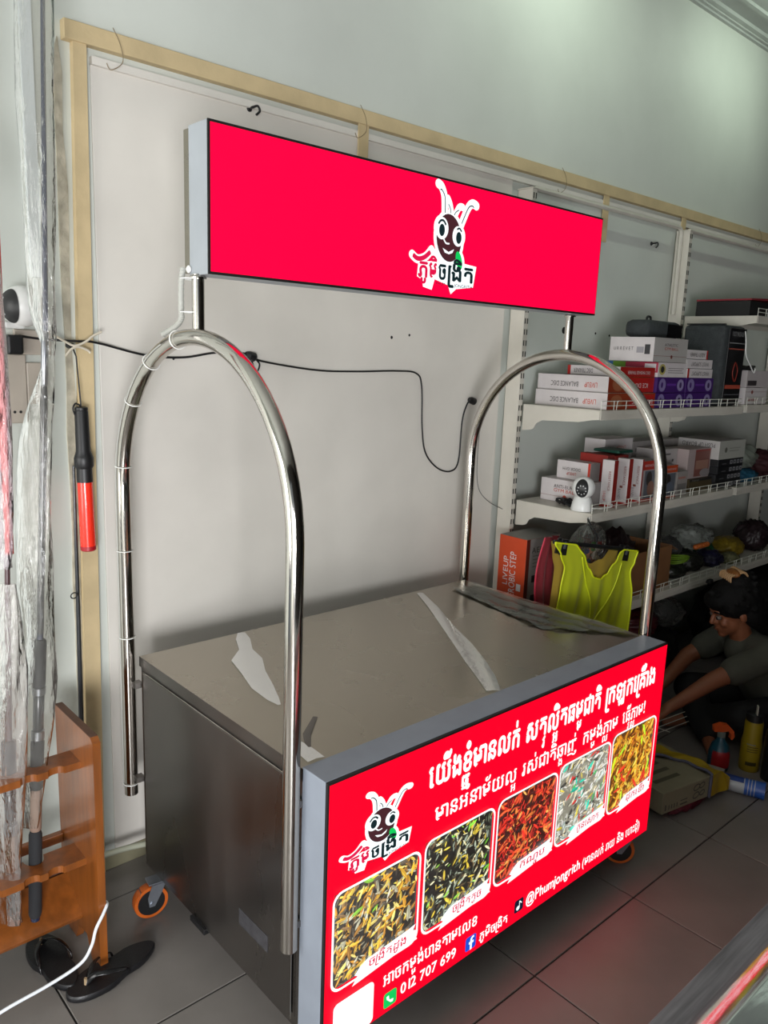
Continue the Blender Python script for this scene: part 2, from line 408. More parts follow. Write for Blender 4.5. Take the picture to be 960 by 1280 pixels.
strip([(1.12, .87, .012), (1.04, .72, .018), (.93, .54, .022), (.85, .40, .030), (.775, .28, .032), (.71, .18, .028), (.65, .10, .020)], streak)
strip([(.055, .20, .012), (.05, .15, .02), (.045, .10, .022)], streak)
strip([(.17, .27, .006), (.10, .21, .010), (.06, .15, .006)], mat('tape_mark', '#57504a', .4))

# front light box
AX = 0.0
g = G(); b_ = .012
g.box(AX, CW, .008, d+.003, ZB, ZT+.004, bev=.0015); box_f = g.out('front_light_box', alu, cart)
g = G(); g.box(AX+.001, CW-.001, 0, .0085, ZB+.0008, ZT+.0032); g.out('panel_gasket', darkt, box_f)
LY = -.0006
def FP(u, v, k=0): return (u, LY-.0004*k, v)
g = G(); g.poly([FP(.005, ZB+.003), FP(CW-.004, ZB+.003), FP(CW-.004, ZT-.002), FP(.005, ZT-.002)]); g.out('lit_panel', red_panel, box_f)

def rrect(x0, x1, z0, z1, r, n=5):
    P = []
    for cx, cz, a in ((x1-r, z1-r, 0), (x0+r, z1-r, 90), (x0+r, z0+r, 180), (x1-r, z0+r, 270)):
        for k in range(n+1): q = math.radians(a+90*k/n); P.append((cx+r*math.cos(q), cz+r*math.sin(q)))
    return P
def ell(cx, cz, rx, rz, rot=0, n=28):
    c, s = math.cos(rot), math.sin(rot); return [(cx+rx*math.cos(q)*c-rz*math.sin(q)*s, cz+rx*math.cos(q)*s+rz*math.sin(q)*c) for q in [2*PI*k/n for k in range(n)]]
def stroke(P, w):
    P = [Vector(p) for p in P]; A = []; B = []
    ws = w if isinstance(w, list) else [w]*len(P)
    for i, p in enumerate(P):
        t = (P[min(i+1, len(P)-1)]-P[max(i-1, 0)]).normalized(); n_ = Vector((-t.y, t.x)); A.append(p+n_*ws[i]); B.append(p-n_*ws[i])
    return A, B
def sm2(P, n=6): return [(v.x, v.y) for v in smooth_path([(a, b, 0) for a, b in P], n)]

def logo(parent, fn, s=1.):
    """cricket-head shop emblem; drawn in metres with its lower left at the origin (0.27 wide, 0.31 high)"""
    def flat(name, polys, m, k, strokes=()):
        g = G()
        for j, P in enumerate(polys): g.poly([fn(a*s, b*s, k+j*.12) for a, b in P])
        for j, (P, w) in enumerate(strokes):
            A, B = stroke(sm2(P), w); n_ = len(A)
            g.add([fn(a.x*s, a.y*s, k+.05+j*.02) for a in A]+[fn(a.x*s, a.y*s, k+.05+j*.02) for a in B], [(i, i+1, i+1+n_, i+n_) for i in range(n_-1)])
            if w > .003:
                for e in (P[0], P[-1]): g.poly([fn(a*s, b*s, k+.05+j*.02) for a, b in ell(e[0], e[1], w, w, 0, 12)])
        g.out(name, m, parent)
    EL = (.119, .168); ER = (.187, .154)
    flat('emblem_outline', [ell(.150, .145, .062, .076, .15), ell(*EL, .032, .036, .1), ell(*ER, .030, .033), ell(.195, .088, .023, .034, .35),
         [(.033, .070), (.175, .085), (.272, .078), (.262, .018), (.19, .008), (.168, -.008), (.155, .016), (.10, .028), (.09, -.002), (.055, .004), (.052, .022), (.03, .03)],
         [(.088, .05), (.20, .05), (.20, .11), (.085, .11)]],
         w_lit, 1, [([(.128, .20), (.124, .25), (.112, .275), (.098, .283)], .0125), ([(.196, .185), (.222, .235), (.24, .25), (.258, .247)], .0125),
                    ([(.158, .205), (.148, .235), (.138, .25)], .010), ([(.168, .205), (.185, .232), (.20, .235)], .010), ([(.008, .086), (.03, .076), (.06, .085), (.082, .106)], .012)])
    flat('emblem_head', [ell(.150, .145, .051, .065, .15)], maroon_l, 2)
    flat('emblem_eye', [ell(*EL, .026, .030), ell(*ER, .024, .028), [(.125, .116), (.15, .107), (.172, .117), (.166, .106), (.152, .101), (.135, .104)]], w_lit, 3,
         [([(.128, .140), (.138, .130), (.152, .130)], .0022)])
    flat('emblem_pupil', [ell(.119, .163, .0115, .0165), ell(.189, .150, .0115, .0165)], black_l, 4,
         [([(.104, .178), (.113, .188), (.125, .188), (.134, .178)], .003), ([(.180, .172), (.190, .176), (.20, .168)], .0025),
          ([(.128, .21), (.125, .25), (.112, .268), (.105, .268)], .0016), ([(.198, .19), (.222, .235), (.238, .244), (.246, .24)], .0016),
          ([(.152, .212), (.148, .225), (.14, .235)], .0014), ([(.165, .208), (.172, .218), (.184, .225)], .0014)])
    flat('emblem_leaf', [ell(.195, .088, .0125, .026, .35)], green_l, 3)
    A, B = stroke(sm2([(.010, .086), (.03, .077), (.055, .083), (.078, .100)]), [.001]+[.0065]*17+[.004]); 
    flat('emblem_chilli', [[(a.x, a.y) for a in A]+[(b.x, b.y) for b in reversed(B)]], red_l, 3)
    fl_ = lambda a, b: fn(a*s, b*s, 5)
    lettering('lettering', 'ភូ', fl_, .032, .073, .030, .042, red_l, parent, .03)
    lettering('lettering', 'មិ', fl_, .074, .108, .030, .042, red_l, parent, .03)
    lettering('lettering', 'ច', fl_, .112, .146, .030, .042, black_l, parent, .03)
    lettering('lettering', 'ង្រិត', fl_, .152, .262, .030, .042, black_l, parent, .03)
    lettering('lettering', 'PHUM', fl_, .104, .142, .013, .008, navy_l, parent)
    lettering('lettering', 'JONGRITH', fl_, .18, .257, .013, .008, navy_l, parent)
logo(box_f, lambda a, b, k: (.038+a, LY-.0004*k, .497+b*.80), .80)

fk = lambda k: (lambda a, b: (a, LY-.0004*k, b))
halo = emat('backlit_pink_edge', '#ff5a8c', 1.0)
def line(text, x0, x1, z0, h, off, parent, m=w_lit, k=2):
    lettering('lettering', text, fk(k), x0, x1, z0, h, m, parent, off)
line('យើងខ្ញុំមានលក់', .305, .650, .625, .054, .036, box_f)
line('សត្វល្អិតធម្មជាតិ', .672, 1.032, .625, .054, .036, box_f)
line('ក្រឡុកគ្រឿង', 1.058, 1.345, .625, .054, .036, box_f)
line('មានអនាម័យល្អ', .332, .648, .526, .038, .018, box_f)
line('រស់ជាតិឆ្ងាញ់', .668, .926, .528, .038, .018, box_f)
line('កម្មង់ភ្លាម', .950, 1.142, .530, .038, .018, box_f)
line('ធ្វើភ្លាម!', 1.165, 1.300, .532, .038, .018, box_f)
line('អាចកម្មង់បានតាមលេខ', .183, .523, .148, .030, .02, box_f)
line('012 707 699', .243, .443, .092, .026, .022, box_f)
line('ភូមិចង្រិត', .534, .655, .088, .024, .016, box_f)
line('@Phumjongrith', .733, 1.002, .100, .030, .022, box_f)
line('(មានលក់ រាយ និង បោះដុំ)', 1.012, 1.348, .098, .027, .016, box_f)
# small round-cornered symbols beside the lines
def icon(x, z, r, m):
    g = G(); g.poly([FP(a, b, 2) for a, b in rrect(x-r, x+r, z-r, z+r, r*.35)]); return g.out('symbol', m, box_f)
icon(.209, .102, .021, green_l); icon(.500, .103, .021, blue_l); icon(.702, .117, .020, navy_l)
g = G(); A, B = stroke(sm2([(.200, .113), (.202, .104), (.209, .096), (.219, .093)]), [.004]*7+[.0025]*6+[.004]*6)
g.poly([FP(a.x, a.y, 3.2) for a in A]+[FP(b.x, b.y, 3.2) for b in reversed(B)]); g.out('symbol', w_lit, box_f)
g = G(); g.poly([FP(a, b, 3) for a, b in ((.497, .082), (.505, .082), (.505, .1), (.511, .1), (.512, .107), (.505, .107), (.505, .112), (.508, .115), (.512, .115), (.512, .121), (.504, .121), (.498, .116), (.497, .107), (.492, .107), (.492, .1), (.497, .1))]); g.out('symbol', w_lit, box_f)
g = G()
for P in (ell(.698, .110, .0075, .007), [(.7025, .110), (.7055, .110), (.7055, .131), (.7025, .131)], [(.7055, .131), (.7055, .126), (.714, .119), (.714, .124)]): g.poly([FP(a, b, 3) for a, b in P])
g.out('symbol', w_lit, box_f)

# five food photographs printed on the panel
pal = [dict(bg='#1c1710', c=['#f0b830', '#ffd850', '#d99628', '#8a6a40', '#a8a488', '#3a3024', '#d0ccb0', '#5a5040', '#fce07a', '#b07820'], acc=['#8fd03a'], na=3, L=(.012, .034)),
       dict(bg='#14130f', c=['#3a362a', '#f0d448', '#6b5638', '#8d9a88', '#d8b83a', '#484f3c', '#b4c0a8', '#22201c', '#e8e0b0'], acc=['#7fe03a', '#a8f060', '#90c848'], na=16, L=(.008, .026)),
       dict(bg='#3a140e', c=['#e03020', '#f0562a', '#b81a1a', '#8a1414', '#f08038', '#4a1612', '#d8402a', '#f4a050'], acc=['#2a1010'], na=10, L=(.012, .032)),
       dict(bg='#8a8678', c=['#e8e4d8', '#c8c4b4', '#a8a894', '#f4f2ea', '#8a8878', '#d8c8a0', '#3a3a34', '#b8c8c0'], acc=['#e02828', '#20b858', '#28c8a8', '#e8d040'], na=40, L=(.014, .028)),
       dict(bg='#5a3410', c=['#f0b030', '#e89820', '#c87818', '#f4cc50', '#a85a18', '#d89028', '#7a4412'], acc=['#c8f020', '#a8e028', '#e83a20'], na=26, L=(.018, .036))]
pm = bpy.data.materials.new('printed_food_photo'); pm.use_nodes = True; nt = pm.node_tree; b = nt.nodes['Principled BSDF']
at = nt.nodes.new('ShaderNodeAttribute'); at.attribute_name = 'Col'; nt.links.new(at.outputs['Color'], b.inputs['Emission Color'])
b.inputs['Emission Strength'].default_value = 1.05; b.inputs['Base Color'].default_value = (.05, .05, .05, 1); b.inputs['Roughness'].default_value = .35
def photo(x0, x1, z0, z1, p, seed, label):
    R_ = random.Random(seed); V = []; F = []; C_ = []
    def put(P, k, c): n_ = len(V); V.extend([(a, LY-.0004*k, q) for a, q in P]); F.append(tuple(range(n_, n_+len(P)))); C_.append(c)
    put([(x0+.004, z0+.004), (x1-.004, z0+.004), (x1-.004, z1-.004), (x0+.004, z1-.004)], 1, hexc(p['bg']))
    n_ = 520; mz = .006; main = R_.uniform(.6, 1.1)
    for i in range(n_):
        l = 1.15*R_.uniform(*p['L'])*(.75+.5*R_.random()); w = l*R_.uniform(.15, .33); ang = R_.gauss(main, .75)
        if i >= n_-p['na']: c = R_.choice(p['acc']); l *= 1.25; w *= 1.3
        else: c = R_.choice(p['c'])
        cx = R_.uniform(x0+mz, x1-mz); cz = R_.uniform(z0+mz, z1-mz); ex = abs(l*math.cos(ang))/2; ez = abs(l*math.sin(ang))/2
        cx = min(max(cx, x0+mz+ex), x1-mz-ex); cz = min(max(cz, z0+mz+ez), z1-mz-ez)
        cc = hexc(c); br = R_.uniform(.65, 1.35); cc = tuple([min(1, q*br) for q in cc[:3]]+[1])
        P = [(-.5, 0), (-.3, .42), (.1, .5), (.5, .1), (.35, -.4), (-.1, -.5)]; ca, sa = math.cos(ang), math.sin(ang)
        put([(cx+a*l*ca-q*w*sa, cz+a*l*sa+q*w*ca) for a, q in P], 1.2+i*.012, cc)
        if l > .014:   # light glint line printed along each piece
            h = tuple([min(1, q*1.7+.04) for q in cc[:3]]+[1])
            put([(cx+a*l*ca-q*w*sa, cz+a*l*sa+q*w*ca) for a, q in [(-.35, .1), (-.1, .28), (.3, .22), (.0, .08)]], 1.206+i*.012, h)
    o = mk('food_photo', V, F, pm, box_f); tag(o, label)
    ca = o.data.color_attributes.new('Col', 'FLOAT_COLOR', 'CORNER'); buf = []
    for fa, c in zip(F, C_): buf += list(c)*len(fa)
    ca.data.foreach_set('color', buf)
    # white rounded frame and white brush-stroke caption
    g = G(); O = rrect(x0-.003, x1+.003, z0-.003, z1+.003, .028); I = rrect(x0+.003, x1-.003, z0+.003, z1-.003, .024); n2 = len(O)
    g.add([FP(a, q, 12) for a, q in O+I], [(i, (i+1) % n2, (i+1) % n2+n2, i+n2) for i in range(n2)]); g.out('photo_frame', w_lit, box_f)
    g = G()   # red corner masks outside the rounded frame
    for cx, cz, sx, sz in ((x0, z0, 1, 1), (x1, z0, -1, 1), (x0, z1, 1, -1), (x1, z1, -1, -1)):
        P = [FP(cx+sx*.0025, cz+sz*.0025, 11.5)]+[FP(cx+sx*(.027-.0255*math.cos(q)), cz+sz*(.027-.0255*math.sin(q)), 11.5) for q in [PI/2*k/6 for k in range(7)]]
        g.poly(P if sx*sz > 0 else P[::-1])
    g.out('photo_mask', red_panel, box_f)
P5 = [(.021, .286, .225, .474, 'ចង្រិតដូង'), (.303, .559, .226, .483, 'ចង្រិតតូច'), (.574, .834, .233, .488, 'កណ្តូប'), (.846, 1.106, .237, .496, 'កូនសៀត'), (1.118, 1.374, .235, .505, 'ដុកឌឿ')]
names5 = ['yellow fried crickets', 'dark crickets with green leaves', 'red spicy insects', 'pale grubs with red and green chilli', 'golden larvae with green leaves']
for k, (x0, x1, z0, z1, cap) in enumerate(P5):
    photo(x0, x1, z0, z1, pal[k], 11+k, 'printed photo of '+names5[k])
    bx0 = x0+.072; g = G()
    P = [(bx0-.012, z0-.014), (bx0+.004, z0+.006), (bx0-.006, z0+.012), (bx0+.01, z0+.026), (bx0+.03, z0+.036), (x1-.03, z0+.046), (x1-.005, z0+.05), (x1-.014, z0+.036), (x1+.004, z0+.028), (x1-.006, z0+.018), (x1+.002, z0+.004), (x1-.05, z0-.0)]
    g.poly([FP(a, b, 13) for a, b in P]); g.out('caption_stroke', w_lit, box_f)
    lettering('lettering', cap, fk(14), bx0+.035, x1-.035, z0+.012, .02, red_l, box_f, .008, .15)
g = G(); g.poly([FP(a, b, 12.5) for a, b in rrect(.028, .150, .075, .190, .014)]); g.out('white_card', w_lit, box_f)

# arches of polished tube at both ends, posts and sign box
RT = .0195
def arch(x):
    P = [(x, .0979, .30), (x, .0979, .8), (x, .0979, 1.245)]
    for k in range(1, 32): a = PI*k/32; P.append((x, .512-.414*math.cos(a), 1.245+.414*math.sin(a)))
    P += [(x, .926, 1.245), (x, .926, .8), (x, .926, .30)]
    g = G(); g.tube(P, RT, 24); o = autosmooth(g.out('arch_tube', chrome, cart), 1.0)
    tag(o, 'polished stainless tube arch')
    for y in (.0979, .926):     # welded stand-off between tube and body
        for z in (.36, .66):
            xb = 0 if x < .5 else CW
            g = G(); g.box(min(x, xb), max(x, xb), y-.012 if y < .5 else y-.045, y+.012 if y < .5 else y-.02, z-.008, z+.008); g.out('bracket', steelside, cart)
arch(-.0235); arch(CW+.0235)
YS, SD, SX0, SX1, SZ0, SZ1 = .4544, .1152, -.0162, 1.5057, 1.7981, 2.1233
for x in (-.0115, CW+.035):
    g = G(); g.tube([(x-.0, .512, 1.655), (x, .512, 1.80)], .0145, 20); autosmooth(g.out('sign_post', chrome, cart), 1.0)
    g = G(); g.lathe([(.02, 0), (.02, .004), (.016, .008)], (x, .512, SZ0-.008), n=20); g.out('collar', chrome, cart)
g = G(); g.box(SX0, SX1, YS+.004, YS+.088, SZ0, SZ1, bev=.0012); sign = g.out('sign_box', mat('sign_aluminium', '#a4a9af', .5, .2, noise=.08, nscale=9), cart)
tag(sign, 'long backlit red sign box with grey metal sides')
g = G(); g.box(SX0+.002, SX1-.002, YS+.088, YS+SD, SZ0+.006, SZ1-.004, bev=.0015); g.out('sign_back', steel, sign)
g = G(); g.box(SX0, SX1, YS, YS+.005, SZ0, SZ1); g.out('panel_gasket', darkt, sign)
LYS = YS-.0006
g = G(); g.poly([(SX0+.005, LYS, SZ0+.006), (SX1-.003, LYS, SZ0+.006), (SX1-.003, LYS, SZ1-.006), (SX0+.005, LYS, SZ1-.006)]); g.out('lit_panel', red_sign, sign)
logo(sign, lambda a, b, k: (.600+a, LYS-.0004*k, 1.822+b), 1.0)
# electric conduit and cable ties on the left arch
cw = mat('grey_conduit', '#a8a8a2', .6)
P = smooth_path([(-.03, .548, 1.815), (-.034, .55, 1.78), (-.034, .552, 1.72), (-.03, .56, 1.70), (-.024, .60, 1.683), (-.026, .66, 1.665)], 9)
rr = [.0062+.0010*(i % 2) for i in range(len(P))]
g = G(); g.tube(P, rr, 12); g.out('cable_conduit', cw, cart)
g = G(); pts = [(-.046, .60, 1.685)]+[(-.0235-.021, .512-.414*math.cos(a)*-1*-1, 1.245+.414*math.sin(a)) for a in [PI*(.62+.38*k/10) for k in range(11)]]
pts = [(-.0445, .512-.414*math.cos(a), 1.245+.414*math.sin(a)) for a in [PI*(.60+.40*k/12) for k in range(13)]]+[(-.0445, .926, .9), (-.0445, .93, .5), (-.04, .94, .32)]
g.tube(pts, .0022, 6); g.out('power_cord', cw, cart)
tie = mat('white_tie', '#e8e8e4', .4)
def ring(c, ax, r, t=.0014):
    ax = Vector(ax).normalized(); a = ax.orthogonal().normalized(); b = ax.cross(a); c = Vector(c)
    return [c+(a*math.cos(q)+b*math.sin(q))*r for q in [2*PI*k/20 for k in range(21)]]
for q in (.56, .68, .80, .955):
    a = PI*q; g = G(); g.tube(ring((-.0235, .512-.414*math.cos(a), 1.245+.414*math.sin(a)), (0, math.sin(a), math.cos(a)), RT+.003), .0014, 6); g.out('cable_tie', tie, cart)
for z in (1.06, .80, .335):
    g = G(); g.tube(ring((-.0235, .926, z), (0, 0, 1), RT+.003), .0014, 6); g.out('cable_tie', tie, cart)
for z in (1.79, 1.715):
    g = G(); g.tube([Vector(p)*1 for p in ring((-.018, .53, z), (0, 0, 1), .026)], .0014, 6); g.out('cable_tie', tie, cart)
g = G(); g.lathe([(.007, 0), (.009, .004), (.004, .008)], (SX0-.001, YS+.085, SZ0+.014), (-1, 0, 0), 12); g.out('cable_gland', tie, sign)
XF = None
# castors: orange tyre, black hub, galvanised fork with pedal
tyre = mat('orange_polyurethane', '#b9581a', .4, noise=.1); galv = mat('galvanised_steel', '#9ba0aa', .35, .8, noise=.15, nscale=20)
def castor(px, py, ang, lab):
    bz = K((0, 0, ZB)).z; r = .050; w = .014
    ax = Vector((math.sin(ang), -math.cos(ang), 0)); fwv = Vector((math.cos(ang), math.sin(ang), 0))
    c = Vector((px, py, r)); e = G()
    prof = [(r*.80, -w), (r*.97, -w), (r, -w*.6), (r, w*.6), (r*.97, w), (r*.80, w)]
    o = bpy.data.objects
    g = G(); g.lathe(prof, c, ax, 36); whl = g.out('castor_wheel', tyre, cart, loc=c); autosmooth(whl, .7); tag(whl, lab)
    g = G(); g.lathe([(r*.79, -w*1.03), (r*.79, w*1.03)], c, ax, 30); g.lathe([(r*.35, -w*1.2), (r*.35, w*1.2)], c, ax, 20)
    g.out('hub', black, whl)
    pv = c+fwv*.022; pv.z = bz
    for s in (-1, 1):
        g = G(); side = ax*(w+.005)*s
        poly = [(-.008, -.010), (.008, -.010), (.030, .030), (.040, .055), (.000, .055), (-.012, .02)]
        g.prism(poly, lambda a, b, k: c+side+fwv*a+Vector((0, 0, b))+ax*s*.002*k); g.out('fork', galv, whl)
        g = G(); g.lathe([(.006, 0), (.006, .004)], c+side+ax*s*.002, ax*s, 6); g.out('axle_nut', galv, whl)
    g = G(); top = c+Vector((0, 0, .054))+fwv*.02; g.prism([(-.02, -w-.007), (.02, -w-.007), (.02, w+.007), (-.02, w+.007)], lambda a, b, k: top+fwv*a+ax*b+Vector((0, 0, .003*k))); g.out('fork_crown', galv, whl)
    g = G(); g.prism([(-.03, -.02), (.03, -.02), (.03, .02), (-.03, .02)], lambda a, b, k: Vector((pv.x, pv.y, bz-.004+.004*k))+fwv*a+ax*b); g.out('mounting_plate', galv, whl)
    g = G(); g.lathe([(.014, 0), (.014, bz-.102)], (pv.x, pv.y, .100), n=14); g.out('swivel', galv, whl)
    g = G(); q = c-fwv*.036+Vector((0, 0, .028)); g.prism([(-.016, -.016), (.012, -.016), (.012, .016), (-.016, .016)], lambda a, b, k: q+ax*b+fwv*(a*.5+.001*k)+Vector((0, 0, a*1.0+.002*k))); g.out('brake_pedal', galv, whl)
castor(-.052, .752, -.15, 'orange wheel castor at the back left corner of the cart')
castor(1.262, .018, -.9, 'orange wheel castor at the front right corner of the cart')
castor(.04, .10, .3, 'orange wheel castor at the front left corner of the cart')
castor(1.26, .74, .2, 'orange wheel castor at the back right corner of the cart')

# ------------------------------------------------------------------ shelving
def upright(x, zt, lab):
    t = thing('shelf_upright', (x, .98, 0), lab, 'shelf post')
    g = G(); g.box(x-.016, x+.014, .945, YW-.0205, 0, zt, bev=.002); g.out('post', shelfm, t)
    g = G()
    k = 0; z = .3
    while z < zt-.03:
        for dx in (-.008, .007): g.box(x+dx-.0022, x+dx+.0022, .9425, .9449, z, z+.022)
        z += .045
    o = g.out('slot_row', mat('slot_dark', '#3a3a34', .8), t); tag(o, kind='stuff')
    g = G(); g.box(x-.02, x+.017, .94, YW-.02, zt, zt+.004); g.out('cap', shelfm, t); return t
upright(1.745, 2.318, 'white perforated shelf upright nearest the cart, beside the plain wall')
upright(3.04, 2.318, 'white perforated shelf upright in the middle of the shelving')
upright(4.33, 2.318, 'white perforated shelf upright furthest from the cart')
for x0, x1, lab in ((1.775, 3.01, 'white top rail with rounded corners over the near shelf bay'), (3.07, 4.30, 'white top rail with rounded corners over the far shelf bay')):
    g = G(); P = [(x0, 2.30)]+[(x0+.03-.03*math.cos(a), 2.30+.03*math.sin(a)) for a in [PI/2*k/5 for k in range(6)]]+[(x1-.03+.03*math.sin(a), 2.30+.03*math.cos(a)) for a in [PI/2*k/5 for k in range(6)]]+[(x1, 1.9)]
    P = [(x0, 2.1)]+P; g.tube([(a, .985, b) for a, b in P], .011, 8); tag(g.out('top_rail', shelfm), lab, 'rail')
YF = .565
def shelf(x0, x1, zt, lab, fence=True):
    t = thing('store_shelf', ((x0+x1)/2, .9, zt), lab, 'shelf')
    g = G(); g.box(x0, x1, YF, .943, zt-.006, zt); g.box(x0, x1, YF-.003, YF, zt-.038, zt, bev=.001); g.box(x0, x1, .94, .9425, zt-.03, zt); g.out('deck', shelfm, t)
    for x in (x0-.004, x1+.001):
        g = G(); P = [(.942, 0), (YF+.0, -.004), (YF, -.036), (.60, -.040), (.66, -.052), (.84, -.060), (.868, -.075), (.882, -.098), (.90, -.105), (.942, -.11)]
        g.prism(P, lambda a, b, s: (x+.003*s, a, zt+b)); g.out('bracket', shelfm, t)
        g = G(); P = [(.86, -.028), (.905, -.028), (.915, -.06), (.90, -.085), (.885, -.07), (.875, -.045)]
    g = G(); g.box(x0, x1, YF-.0045, YF-.003, zt-.022, zt-.016); g.out('price_rail', shelfm, t)
    if fence:
        g = G(); z = zt+.004
        for h in (.014, .032): g.tube([(x0+.01, YF+.006, z+h), (x1-.01, YF+.006, z+h)], .0017, 5)
        x = x0+.012
        while x < x1:
            g.tube([(x, YF+.006, zt-.001), (x, YF+.006, z+.034)], .0017, 5)
            if int((x-x0)/.09) % 2: g.tube(smooth_path([(x+.02, YF+.006, zt-.001), (x+.02, YF+.004, z+.025), (x+.028, YF+.004, z+.033), (x+.04, YF+.006, z+.032)], 4), .0017, 5)
            x += .09
        o = g.out('wire_fence', wirem, t); tag(o, kind='stuff')
    return t
Z1, Z2, Z3, Z0_ = 1.452, 1.037, .60, 1.893
shelf(1.767, 3.022, Z1, 'upper white shelf in the near bay, with the stacked exercise boxes')
shelf(1.767, 3.022, Z2, 'middle white shelf in the near bay, with the small white camera')
shelf(1.767, 3.022, Z3, 'lower white shelf in the near bay, behind the yellow vest')
shelf(3.062, 4.31, Z0_, 'topmost white shelf in the far bay, carrying a red and black box')
shelf(3.062, 4.31, Z1+.004, 'upper white shelf in the far bay, carrying small white boxes')
shelf(3.062, 4.31, Z2, 'middle white shelf in the far bay, with a pale plastic bag')
shelf(3.062, 4.31, Z3, 'lower white shelf in the far bay, above the seated person')

FACE = {}
def carton(name, b, color, label, cat='box', group=None, prints=(), texts=(), rot=0, m=None):
    """b=(x0,x1,y0,y1,z0,z1). face 'l' = side towards -x, 'f' = front towards -y, 't' = top. u,v in 0..1 as seen from outside"""
    x0, x1, y0, y1, z0, z1 = b; c = Vector(((x0+x1)/2, (y0+y1)/2, z0)); R = Matrix.Rotation(rot, 3, 'Z')
    tr = lambda p: R@(Vector(p)-c)+c
    g = G(); g.box(x0, x1, y0, y1, z0, z1, bev=.0012); g.V = [tr(v) for v in g.V]
    o = g.out(name, m or mat('card_'+color.strip('#'), color, .55, noise=.05, nscale=20), loc=c); tag(o, label, cat, group)
    def F_(face, u, v, k=1):
        e = .0005*k
        if face == 'l': return tr((x0-e, y1+(y0-y1)*u, z0+(z1-z0)*v))
        if face == 'f': return tr((x0+(x1-x0)*u, y0-e, z0+(z1-z0)*v))
        return tr((x0+(x1-x0)*u, y0+(y1-y0)*v, z1+e))
    for q in prints:
        face, u0, u1, v0, v1, cc = q[:6]; k = q[6] if len(q) > 6 else 1
        g = G()
        if len(q) > 7: P = [(u0+(u1-u0)*(.5+.5*math.cos(a)), v0+(v1-v0)*(.5+.5*math.sin(a))) for a in [2*PI*i/16 for i in range(16)]]
        else: P = [(u0, v0), (u1, v0), (u1, v1), (u0, v1)]
        g.poly([F_(face, u, v, k) for u, v in P]); g.out('print', mat('ink_'+cc.strip('#'), cc, .5), o)
    for q in texts:
        face, s, u0, u1, v, h, cc = q[:7]; mode = q[7] if len(q) > 7 else ''
        V, F, w = layout(s)
        W_ = u1-u0
        pts = []
        for a, bb in V:
            p, r = a/w, bb/.62
            if mode == 'flip': uu, vv = u1-p*W_, v+h-r*h
            elif mode == 'up': uu, vv = u1-r*W_, v+h-p*h if False else v+p*h   # reading upwards
            elif mode == 'down': uu, vv = u0+r*W_, v+h-p*h
            else: uu, vv = u0+p*W_, v+r*h
            pts.append(F_(face, uu, vv, 3))
        g = G(); g.add(pts, F); g.out('lettering', mat('ink_'+cc.strip('#'), cc, .5), o)
    return o
OR, RD, WH, WH_SHADE, BK = '#c8431c', '#a81c18', '#cfc8c8', '#a8a4a0', '#151517'
# upper shelf, near bay
carton('balance_disc_box', (1.835, 2.20, .583, .938, Z1+.001, Z1+.066), WH, 'lower white box of the two lettered BALANCE DISC upside down on the upper shelf', group=None,
       prints=[('f', 0, 1, 0, 1, '#8c3416'), ('f', .06, .30, .1, .9, '#a06040', 2, 1), ('f', .45, .98, .1, .9, RD, 2)], texts=[('l', 'BALANCE DISC', .22, .62, .3, .28, '#4a4646', 'flip'), ('l', 'LIVEUP', .68, .86, .3, .28, OR, 'flip'), ('f', 'BALANCE DISC', .5, .95, .35, .25, WH, 'flip')])
carton('balance_disc_box', (1.86, 2.215, .60, .95, Z1+.067, Z1+.132), WH, 'upper white box of the two lettered BALANCE DISC, darker lid, on the upper shelf',
       prints=[('f', 0, 1, 0, 1, '#8c3416'), ('f', .08, .32, .1, .95, '#a06040', 2, 1), ('f', .40, .98, .05, .95, RD, 2), ('t', 0, 1, 0, 1, '#2b2624')], texts=[('l', 'BALANCE DISC', .20, .60, .3, .28, '#4a4646', 'flip'), ('l', 'LIVEUP', .68, .86, .3, .28, OR, 'flip'), ('f', 'ICE DISC', .5, .85, .35, .25, WH, 'flip')])
carton('disc_trainer_box', (1.93, 2.20, .595, .85, Z1+.133, Z1+.172), WH, 'flat white and red box lying on top of the two balance disc boxes',
       prints=[('l', 0, .06, 0, 1, RD), ('f', 0, 1, 0, 1, '#9c1d18'), ('l', .85, 1, 0, 1, '#b8b4b0')], texts=[('l', 'DISC TRAINER', .12, .5, .3, .4, '#44403f', 'flip'), ('f', 'DISC MASSAGE TRAINER', .2, .85, .3, .3, WH, 'flip')])
carton('badge_box', (2.205, 2.45, .585, .90, Z1+.134, Z1+.196), WH, 'white box with a round gold badge above the purple boxes, multicoloured left side',
       prints=[('l', 0, .3, .3, 1, '#3a6ca8'), ('l', .3, .5, .3, 1, '#6f9c2c'), ('l', .5, 1, .3, 1, '#a83048'), ('l', .80, .97, .4, .9, WH, 2), ('f', .04, .26, .15, .9, '#b0a45c', 1, 1), ('f', .09, .21, .3, .75, '#28282c', 2, 1), ('f', .35, .9, .6, .64, '#6c6866'), ('f', .35, .85, .45, .49, '#6c6866'), ('f', .35, .9, .3, .34, '#6c6866')])
carton('gym_ball_box', (2.12, 2.40, .565, .775, Z1+.198, Z1+.298), WH, 'large white box on top of the upper shelf stack, lettered GYM BALL',
       prints=[('l', .62, .78, .35, .6, '#9b979c'), ('l', .80, .92, .3, .7, '#3c3a3c'), ('f', 0, 1, 0, 1, WH_SHADE), ('f', 0, 1, .24, .255, '#7a4a44', 2), ('f', .5, .56, .14, .3, '#7a3c34', 2, 1)],  # whole front of the white card coloured grey as its less lit side
       texts=[('l', 'U R R E V E T', .10, .55, .45, .13, '#4c4a4c'), ('f', 'ATHLETIC', .3, .7, .66, .1, '#3c3434'), ('f', 'GYM BALL', .3, .72, .50, .1, '#a83c28')])
